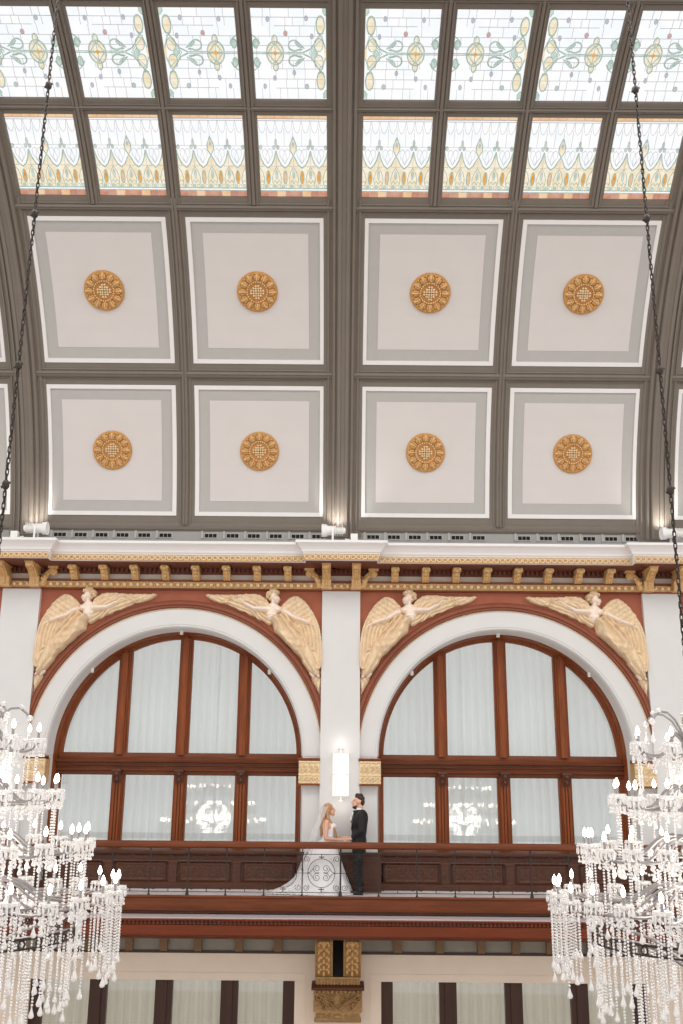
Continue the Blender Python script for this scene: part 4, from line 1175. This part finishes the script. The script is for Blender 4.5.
def bride():
    H = .205
    b = MB(); hx, hz_ = -.175, 1.485
    face(b, (hx, PY, hz_), 1, H)
    b.capsule((-.205, PY, 1.45), (-.215, PY, 1.30), .048, .052)
    # torso
    b.capsule((-.215, PY-.14, 1.265), (-.215, PY+.14, 1.265), .050, .050)
    b.capsule((-.205, PY, 1.24), (-.185, PY, 1.02), .105, .095); b.capsule((-.19, PY-.07, 1.20), (-.19, PY+.07, 1.20), .095, .095)
    for e in (-1, 1): b.ball((-.10, PY+e*.065, 1.175), (.06, .06, .06))
    b.capsule((-.185, PY, 1.02), (-.21, PY, .88), .10, .14)
    for e in (-1, 1):
        b.capsule((-.22, PY+e*.07, .86), (-.18, PY+e*.07, .46), .085, .055); b.capsule((-.18, PY+e*.07, .46), (-.20, PY+e*.07, .09), .05, .035); b.capsule((-.21, PY+e*.07, .06), (-.06, PY+e*.07, .04), .035, .028)
    for e, ex, hy in ((-1, -.235, -.09), (1, -.22, .08)):
        sh = (-.22, PY+e*.165, 1.265); el = (ex, PY+e*.20, .985); wr = (.035, PY+hy, .955)
        b.capsule(sh, el, .046, .037); b.capsule(el, wr, .037, .024)
        hand(b, wr, (1, -.15*e, .02), (.1, 0, 1), .92)
    root = link('person', voxel(b, 'person', 'skin', .0075, 4))
    tag(root, 'bride in a white strapless gown with long train and sheer veil, facing left of the groom', 'person', None)
    root['label'] = 'woman in white strapless bridal gown and veil, facing the man, holding his hands'
    # gown: skirt with train, bodice
    g = MB(); rings = []
    Z = [1.245, 1.20, 1.12, 1.03, .97, .90, .80, .68, .55, .42, .30, .20, .12, .06, .03, .012]
    fx = [-.070, -.015, -.045, -.075, -.075, -.055, -.02, .02, .065, .11, .155, .195, .225, .25, .262, .27]
    bx = [-.295, -.30, -.295, -.285, -.31, -.40, -.50, -.58, -.645, -.71, -.80, -.92, -1.06, -1.21, -1.31, -1.39]
    hw = [.145, .155, .135, .115, .13, .17, .22, .26, .30, .33, .36, .38, .40, .41, .41, .41]
    N_ = 72
    for i, z in enumerate(Z):
        R = []
        k = max(0, min(1, (.95-z)/.9))
        for j in range(N_):
            a = 2*PI*j/N_; ca, sa = math.cos(a), math.sin(a)
            fold = 1+k*(.05*math.sin(a*9+z*3)+.03*math.sin(a*17+1))
            if ca >= 0: x = -.19+(fx[i]+.19)*ca*fold
            else:
                x = -.19+(bx[i]+.19)*(-ca)**(1+.5*k)*(1+.3*(fold-1))
            w_ = hw[i]*(1-.45*k*max(0, -ca)**1.5)
            y = PY+w_*sa*fold
            y = min(-.085, max(-.75, y))
            R.append((x, y, z if i else z-.018*abs(math.sin(a*1.0))*0))
        rings.append(R)
    sk = g.sweep(rings).build('gown', 'satin', root, smooth='all')
    sash = MB(); 
    sash.sweep([[(-.19+(.108+q*.004)*math.cos(2*PI*j/36), PY+(.122+q*.004)*math.sin(2*PI*j/36), z) for j in range(36)] for q, z in ((0, 1.0), (1, 1.005), (1, 1.03), (0, 1.035))])
    sash.build('waist_sash', 'lace', sk, smooth='all')
    lc = MB()
    for j in range(60):
        a = 2*PI*j/60; ca, sa = math.cos(a), math.sin(a); x = -.19+((.275+.19)*ca if ca >= 0 else (-1.38+.19)*(-ca)**1.5); y = min(-.10, max(-.735, PY+.41*(1-.45*max(0, -ca)**1.5)*sa))
        lc.ball((x, y, .022), (.045, .035, .018), 8, 4)
    lc.build('lace_hem', 'lace', sk, smooth='all')
    # hair: cap, long locks over the shoulder and down the back
    h = MB()
    h.ball((hx-.022, PY, hz_+.032), (.100, .082, .094), 20, 14)
    h.ball((hx-.065, PY, hz_-.015), (.062, .074, .09), 16, 10)
    for e in (-1, 1):
        h.capsule((hx+.01, PY+e*.055, hz_+.075), (hx-.045, PY+e*.080, hz_-.05), .026, .028); h.capsule((hx-.045, PY+e*.080, hz_-.05), (-.175, PY+e*.10, 1.29), .030, .034)
        P = [(-.175, 1.29), (-.125, 1.21), (-.075, 1.13), (-.045, 1.06), (-.03, 1.0)]
        for q in range(4): h.capsule((P[q][0], PY+e*(.105-.004*q), P[q][1]), (P[q+1][0], PY+e*(.10-.004*q), P[q+1][1]), .034-.005*q, .030-.006*q)
    h.capsule((hx-.085, PY, hz_-.06), (-.30, PY, 1.18), .06, .05); h.capsule((-.30, PY, 1.18), (-.315, PY, 1.02), .05, .025)
    link('hair', voxel(h, 'hair', 'blond', .008, 3), root)
    # veil from the crown to the floor
    v = MB(); rings = []
    Zv = [1.575, 1.54, 1.47, 1.38, 1.25, 1.1, .95, .8, .6, .4, .22, .10, .035]
    xv = [-.205, -.27, -.305, -.335, -.40, -.455, -.50, -.545, -.60, -.68, -.78, -.90, -1.05]
    wv = [.03, .09, .12, .15, .20, .23, .25, .27, .30, .32, .34, .35, .36]
    for i, z in enumerate(Zv):
        R = []
        for j in range(37):
            a = PI/2+PI*j/36
            R.append((xv[i]+.10+(.12+.03*i/12)*math.cos(a)*(1+.06*math.sin(j*1.9+i*.3))-.02, min(-.085, max(-.74, PY+wv[i]*math.sin(a)*(1+.03*math.sin(j*2.3))))+.006*math.sin(j*2.9), z))
        rings.append(R)
    v.sweep(rings, closed_ring=False, caps=False)
    v.build('veil', 'veil', root, smooth='all')
    er = MB()
    for e in (-1, 1): er.ball((hx-.004, PY+e*.085, hz_-.045), .008)
    er.build('earring', 'chrome', root)
def groom():
    H = .225; f = -1
    hx, hz_ = .372, 1.635
    b = MB(); face(b, (hx, PY, hz_), f, H)
    b.capsule((.395, PY, 1.60), (.41, PY, 1.44), .060, .064)
    b.capsule((.41, PY-.17, 1.40), (.41, PY+.17, 1.40), .06, .06); b.capsule((.40, PY, 1.36), (.38, PY, 1.0), .13, .125); b.capsule((.38, PY-.08, 1.0), (.38, PY+.08, 1.0), .12, .12)
    for e in (-1, 1):
        b.capsule((.385, PY+e*.09, .92), (.37, PY+e*.095, .50), .092, .062); b.capsule((.37, PY+e*.095, .50), (.40, PY+e*.10, .10), .058, .042); b.capsule((.40, PY+e*.10, .06), (.33, PY+e*.11, .045), .030, .022)
        el = (.43, PY+e*.245, 1.13); wr = (.225, PY+e*.115, .972)
        b.capsule((.415, PY+e*.205, 1.40), el, .058, .045); b.capsule(el, wr, .042, .029)
        hand(b, wr, (-1, -.25*e, -.12), (-.15, 0, 1), 1.0)
    root = link('person', voxel(b, 'person', 'skin', .0075, 4))
    tag(root, 'bearded man in black tuxedo with bow tie, facing the bride and holding her hands', 'person')
    # jacket with sleeves
    j = MB()
    j.capsule((.415, PY-.185, 1.405), (.415, PY+.185, 1.405), .070, .070); j.capsule((.405, PY, 1.36), (.385, PY, 1.08), .155, .142)
    j.capsule((.40, PY-.09, 1.30), (.40, PY+.09, 1.30), .145, .145); j.capsule((.385, PY-.07, 1.05), (.385, PY+.07, 1.05), .138, .138); j.capsule((.385, PY-.07, .98), (.385, PY-.07, .86), .138, .148); j.capsule((.385, PY+.07, .98), (.385, PY+.07, .86), .138, .148)
    j.box(.26, .51, PY-.17, PY+.17, .735, .90)
    for e in (-1, 1):
        el = (.435, PY+e*.25, 1.13); wr = (.275, PY+e*.140, 1.005)
        j.capsule((.415, PY+e*.21, 1.39), el, .076, .064); j.capsule(el, wr, .062, .046)
    jm = link('jacket', voxel(j, 'jacket', 'suit', .010, 5), root)
    lp = MB()
    for e in (-1, 1):
        lp.sweep([[(.315-.04, PY+e*.04, 1.44), (.29, PY+e*.11, 1.41), (.30, PY+e*.10, 1.43), (.32, PY+e*.05, 1.46)], [(.245, PY+e*.05, 1.33), (.27, PY+e*.135, 1.31), (.28, PY+e*.13, 1.31), (.265, PY+e*.06, 1.33)], [(.232, PY+e*.012, 1.14), (.238, PY+e*.04, 1.13), (.25, PY+e*.04, 1.13), (.25, PY+e*.012, 1.14)]])
    lp.build('lapel', 'shoe', jm)
    sh = MB(); sh.capsule((.385, PY, 1.455), (.395, PY, 1.50), .068, .068); sh.capsule((.30, PY, 1.42), (.252, PY, 1.22), .05, .022)
    for e in (-1, 1): sh.capsule((.275, PY+e*.140, 1.003), (.25, PY+e*.128, .988), .036, .034)
    link('shirt', voxel(sh, 'shirt', 'shirt', .008, 2), root)
    bt = MB()
    for e in (-1, 1): bt.sweep([[(.285+x, PY+e*.012, 1.455+z) for x, z in ((-.012, -.012), (.012, -.012), (.012, .012), (-.012, .012))], [(.295+x, PY+e*.06, 1.455+z) for x, z in ((-.012, -.028), (.012, -.028), (.012, .028), (-.012, .028))]])
    bt.ball((.283, PY, 1.455), .017); bt.build('bow_tie', 'shoe', root)
    bo = MB()
    for q in range(5): bo.ball((.232, PY-.105+.018*math.cos(q*1.256), 1.325+.018*math.sin(q*1.256)), (.018, .02, .02))
    bo.ball((.224, PY-.105, 1.325), .016)
    bo_ = bo.build('boutonniere', 'petal', root, smooth='all')
    lf = MB()
    for q in range(3): lf.capsule((.24, PY-.105, 1.31), (.235, PY-.125+q*.02, 1.265), .010, .006, 6)
    lf.build('sprig', 'leafgreen', bo_, smooth='all')
    tr = MB()
    for e in (-1, 1):
        tr.capsule((.385, PY+e*.085, .90), (.372, PY+e*.095, .50), .112, .088); tr.capsule((.372, PY+e*.095, .50), (.405, PY+e*.10, .10), .086, .072)
    tr.box(.30, .47, PY-.15, PY+.15, .82, .95)
    link('trousers', voxel(tr, 'trousers', 'suit', .010, 4), root)
    for e in (-1, 1):
        s = MB(); s.capsule((.425, PY+e*.10, .05), (.26, PY+e*.115, .04), .046, .036); s.capsule((.26, PY+e*.115, .04), (.20, PY+e*.12, .032), .038, .026); s.box(.20, .46, PY+e*.11-.035, PY+e*.11+.035, .0, .02)
        link('shoe', voxel(s, 'shoe', 'shoe', .008, 3), root)
    hr = MB(); hr.ball((hx+.036, PY, hz_+.064), (.086, .083, .060), 20, 14); hr.ball((hx+.066, PY, hz_+.0), (.056, .078, .075), 16, 10); hr.capsule((hx-.042, PY-.03, hz_+.102), (hx-.042, PY+.03, hz_+.102), .026, .026); hr.capsule((hx+.05, PY, hz_+.115), (hx-.03, PY, hz_+.125), .04, .032)
    link('hair', voxel(hr, 'hair', 'brunet', .008, 2), root)
    bd = MB()
    bd.capsule((hx-.086, PY, hz_-.094), (hx-.060, PY, hz_-.104), .030, .031); bd.capsule((hx-.113, PY-.016, hz_-.036), (hx-.113, PY+.016, hz_-.036), .0075, .0075)
    for e in (-1, 1): bd.capsule((hx-.075, PY+e*.035, hz_-.090), (hx-.03, PY+e*.058, hz_-.074), .019, .012)
    link('beard', voxel(bd, 'beard', 'brunet', .006, 2), root)
bride(); groom()

# ------------------------------------------------------------------ crystal chandeliers
def teardrop(mb, c, l, r):
    x, y, z = c
    return mb.lathe([(r*.12, 0), (r*.35, -l*.25), (r*.8, -l*.6), (r, -l*.78), (r*.75, -l*.94), (r*.12, -l)], 8, (x, y, z))
BR = .0125; BS = .0285
def strand_mb(n, mb=None, o=(0, 0, 0), drop=True):
    mb = mb or MB()
    for i in range(n): mb.ball((o[0], o[1], o[2]-BS*(i+.5)), (BR, BR, BR*.95), 6, 4)
    if drop: teardrop(mb, (o[0], o[1], o[2]-BS*n), .10, .027)
    return mb
STR = {n: strand_mb(n).mesh('bead_strand', 'crystal', 'all') for n in (12, 16, 17, 18, 19, 22, 23, 24, 30, 34)}
STR[-14] = strand_mb(14, drop=False).mesh('bead_strand', 'crystal', 'all'); STR[-18] = strand_mb(18, drop=False).mesh('bead_strand', 'crystal', 'all')
def cup_meshes():
    cup = MB().lathe([(.008, -.03), (.03, -.028), (.07, -.005), (.088, .012), (.086, .018), (.06, .012), (.03, .0), (.008, -.005)], 16)
    fr = MB()
    for i in range(12):
        a = 2*PI*i/12; x, y = .084*math.cos(a), .084*math.sin(a)
        fr.ball((x, y, -.006), (.011, .011, .011), 6, 4)
        fr.tube([(x, y, -.02), (x, y, -.045), (x, y, -.075), (x, y, -.09)], [.004, .009, .010, .003], 5)
        if i % 2 == 0:
            fr.ball((x*.8, y*.8, -.115), (.012, .012, .014), 6, 4); teardrop(fr, (x*.8, y*.8, -.122), .05, .015)
    ca = MB().lathe([(.022, .0), (.024, .012), (.014, .016), (.013, .075), (.017, .078), (.017, .084), (.005, .085)], 10)
    bu = MB().lathe([(.006, .084), (.014, .092), (.021, .11), (.021, .128), (.014, .153), (.006, .17), (.002, .178)], 10)
    return (cup.mesh('bobeche', 'crystal', 'all'), fr.mesh('prism_fringe', 'crystal', 'all'), ca.mesh('candle_sleeve', 'chrome', True), bu.mesh('flame_bulb', 'bulb', 'all'))
CUP = cup_meshes()
TIERS = [('lower', 26, 1.545, .845, 0.05), ('middle', 20, 1.20, 1.315, .10), ('upper', 14, .855, 1.805, .02), ('top', 8, .615, 2.325, .15)]
def arm_mesh(R, drop, z1):
    pts = [(.07, 0, -.02), (.18*R+.05, 0, .10), (.36*R, 0, .08), (.55*R, 0, -drop), (.74*R, 0, -drop-.03), (.90*R, 0, -.10), (R-.02, 0, -.06), (R, 0, -.025)]
    # smooth the polyline
    P = []
    for i in range(len(pts)-1):
        p0 = pts[max(i-1, 0)]; p1 = pts[i]; p2 = pts[i+1]; p3 = pts[min(i+2, len(pts)-1)]
        for q in range(4):
            t = q/4; P.append(tuple(.5*((2*p1[c])+(-p0[c]+p2[c])*t+(2*p0[c]-5*p1[c]+4*p2[c]-p3[c])*t*t+(-p0[c]+3*p1[c]-3*p2[c]+p3[c])*t**3) for c in range(3)))
    P.append(pts[-1])
    return MB().tube(P, .013, 6).mesh('arm', 'chrome', 'all')
def garland_mesh(R):
    m = MB()
    for f, z in ((.45, -.02), (.72, -.13)):
        m.ball((f*R, 0, z-.025), .022, 6, 4); m.ball((f*R, 0, z-.06), .016, 6, 4); teardrop(m, (f*R, 0, z-.07), .085, .024)
    for i in range(9):
        t = i/8; m.ball((R*(.62+.34*t), .0, -.16-.10*math.sin(PI*t)+.08*t), .013, 6, 4)
    return m.mesh('arm_crystal', 'crystal', 'all')
def chandelier(cx, sgn, label, sc_=1.0):
    root = thing('chandelier', label, 'chandelier', (cx, YC, 0))
    # stem with glass baluster pieces
    m = MB().lathe([(.02, -.75), (.05, -.70), (.09, -.62), (.03, -.52), (.025, .05), (.12, .10), (.14, .16), (.05, .24), (.03, .35), (.03, .70), (.10, .76), (.12, .82), (.04, .90), (.03, 1.2), (.09, 1.28), (.11, 1.34), (.04, 1.42), (.03, 1.7), (.08, 1.78), (.10, 1.84), (.035, 1.92), (.03, 2.2), (.08, 2.28), (.09, 2.36), (.03, 2.45), (.025, 2.75), (.06, 2.80), (.03, 2.86), (.012, 2.9)], 16)
    m.build('stem', 'chrome', root, smooth='all')
    # chain up to the crown of the vault, with shackles, and a canopy
    ch = MB(); z = 2.9; i = 0; ztop = ZC0+RV-.30
    while z < ztop:
        L = .085
        ring = []
        for q in range(12):
            a = 2*PI*q/12; w_ = .017*math.cos(a); zz = z+L/2+(.032*math.copysign(1, math.sin(a))*min(1, abs(math.sin(a))*1.6)+.012*math.sin(a))
            ring.append((w_, 0, zz) if i % 2 else (0, w_, zz))
        ch.tube(ring, .0065, 5, loop=True)
        z += .066; i += 1
    o = ch.build('chain', 'iron', root, smooth='all')
    kn = MB()
    for zz in (8.55, 6.55, 5.1, 10.4): kn.ball((0, 0, zz), (.045, .045, .06)); kn.tube([(-.05, 0, zz-.03), (.05, 0, zz+.03)], .014, 6)
    kn.build('shackle', 'iron', o, smooth='all')
    cb_ = MB().tube([(.015*math.sin(q*.9), .015*math.cos(q*.9), 2.9+(ztop-2.9)*q/90) for q in range(91)], .006, 5); cb_.build('power_cable', 'iron', o, smooth='all')
    MB().lathe([(.01, ztop-.05), (.06, ztop-.04), (.20, ztop+.06), (.22, ztop+.12), (.02, ztop+.13)], 20).build('ceiling_canopy', 'chrome', root, smooth=True)
    # crown of scrolled arms with drops
    for q in range(6):
        a = 2*PI*(q+.35)/6
        P = [(.04, 0, 2.30), (.12, 0, 2.44), (.20, 0, 2.58), (.29, 0, 2.65), (.38, 0, 2.66), (.45, 0, 2.61), (.49, 0, 2.55)]
        s_ = MB().tube(P, .012, 6)
        so = s_.build('crown_scroll', 'chrome', root, smooth='all'); so.rotation_euler = (0, 0, a)
        d_ = MB().ball((.49, 0, 2.555), .035, 10, 6).ball((.40, 0, 2.67), .03, 8, 5)
        for k in range(3): d_.ball((.49, 0, 2.515-k*.024), .011, 6, 4)
        teardrop(d_, (.49, 0, 2.45), .11, .03); d_.build('crystal_drop', 'crystal', so, smooth='all')
    strands = []
    for nm, n, R, z0, ph in TIERS:
        R = R*sc_
        am = arm_mesh(R, .09, 0)
        gm = garland_mesh(R)
        for q in range(n):
            a = 2*PI*(q+ph)/n
            zc = z0+.015*math.sin(q*2.1)
            ar = link('arm', am, root, (0, 0, zc)); ar.rotation_euler = (0, 0, a)
            link('arm_crystal', gm, ar)
            px, py = R*math.cos(a), R*math.sin(a)
            c = link('bobeche', CUP[0], root, (px, py, zc)); c.rotation_euler = (0, 0, a)
            for q2, sub in enumerate(('prism_fringe', 'candle_sleeve', 'flame_bulb')): link(sub, CUP[q2+1], c)
            rr = random.Random(q*7+n)
            if nm == 'lower':
                for e in (-1.5, -.5, .5, 1.5): strands.append((px+.06*math.cos(a+e*1.57), py+.06*math.sin(a+e*1.57), zc-.10, rr.choice((17, 18, 19, 22, 23))))
            elif nm == 'middle':
                for e in (-1, 1): strands.append((px+.045*math.cos(a+e*1.6), py+.045*math.sin(a+e*1.6), zc-.08, rr.choice((-18, 22, 24, 30))))
            elif nm == 'upper':
                for e in (-1, 1): strands.append((px+.04*math.cos(a+e*1.6), py+.04*math.sin(a+e*1.6), zc-.08, rr.choice((-14, -18, 17, 22))))
            else:
                for e in (-1, 1): strands.append((px+.035*math.cos(a+e*1.6), py+.035*math.sin(a+e*1.6), zc-.08, rr.choice((-14, 12))))
        if nm != 'top':
            hoop = MB().tube([(.55*R*math.cos(2*PI*i/40), .55*R*math.sin(2*PI*i/40), z0-.13) for i in range(40)], .012, 6, loop=True)
            hoop.build('hoop', 'chrome', root, smooth='all')
    # low dark ring of scrolls carrying the long strands
    rg = MB(); RR = 1.12; zr = .50
    rg.tube([(RR*math.cos(2*PI*i/72), RR*math.sin(2*PI*i/72), zr) for i in range(72)], .013, 8, loop=True)
    rg.tube([((RR-.0)*math.cos(2*PI*i/72), (RR)*math.sin(2*PI*i/72), zr-.085) for i in range(72)], .010, 8, loop=True)
    for q in range(36):
        a = 2*PI*q/36; rg.tube([(RR*math.cos(a+.03*math.cos(t)), RR*math.sin(a+.03*math.cos(t)), zr-.045+.035*math.sin(t)) for t in np.linspace(0, 2*PI, 9)[:-1]], .009, 5, loop=True)
    rg.build('scroll_ring', 'iron', root, smooth='all')
    for q in range(8):
        a = 2*PI*q/8; MB().tube([(.1*math.cos(a), .1*math.sin(a), .12), (.6*math.cos(a), .6*math.sin(a), .40), (RR*math.cos(a), RR*math.sin(a), zr)], .016, 6).build('ring_spoke', 'chrome', root, smooth='all')
    for q in range(60):
        a = 2*PI*q/60; strands.append((1.10*math.cos(a), 1.10*math.sin(a), zr-.08, random.Random(q).choice((18, 19, 22, 23))))
    for q in range(26):
        a = 2*PI*q/26; strands.append((.72*math.cos(a), .72*math.sin(a), .28, random.Random(q).choice((30, 34))))
    for q in range(12):
        a = 2*PI*q/12; strands.append((.36*math.cos(a), .36*math.sin(a), .20, random.Random(q).choice((30, 34))))
    for q in range(14):
        a = 2*PI*q/14; strands.append((.45*math.cos(a), .45*math.sin(a), 1.10, -18))
    # the hundred nearest the middle of the hall are parts of their own
    strands.sort(key=lambda s: -s[0]*sgn*-1 if sgn < 0 else -s[0])
    strands.sort(key=lambda s: s[0]*sgn, reverse=False)
    for s in strands[:100]: link('bead_strand', STR[s[3]], root, s[:3])
    rest = MB()
    for s in strands[100:]: strand_mb(abs(s[3]), rest, s[:3], s[3] > 0)
    tag(rest.build('bead_curtain', 'crystal', root, smooth='all'), kind='stuff')
    lamp('chandelier_glow', 'POINT', (0, 0, 1.0), 90, (1, .93, .84), .5, parent=root)
chandelier(X0-3.75, -1, 'many-tiered crystal chandelier with lit candle bulbs in front of the left arched window', .985)
chandelier(X0+3.68, 1, 'many-tiered crystal chandelier with lit candle bulbs in front of the right arched window', .955)
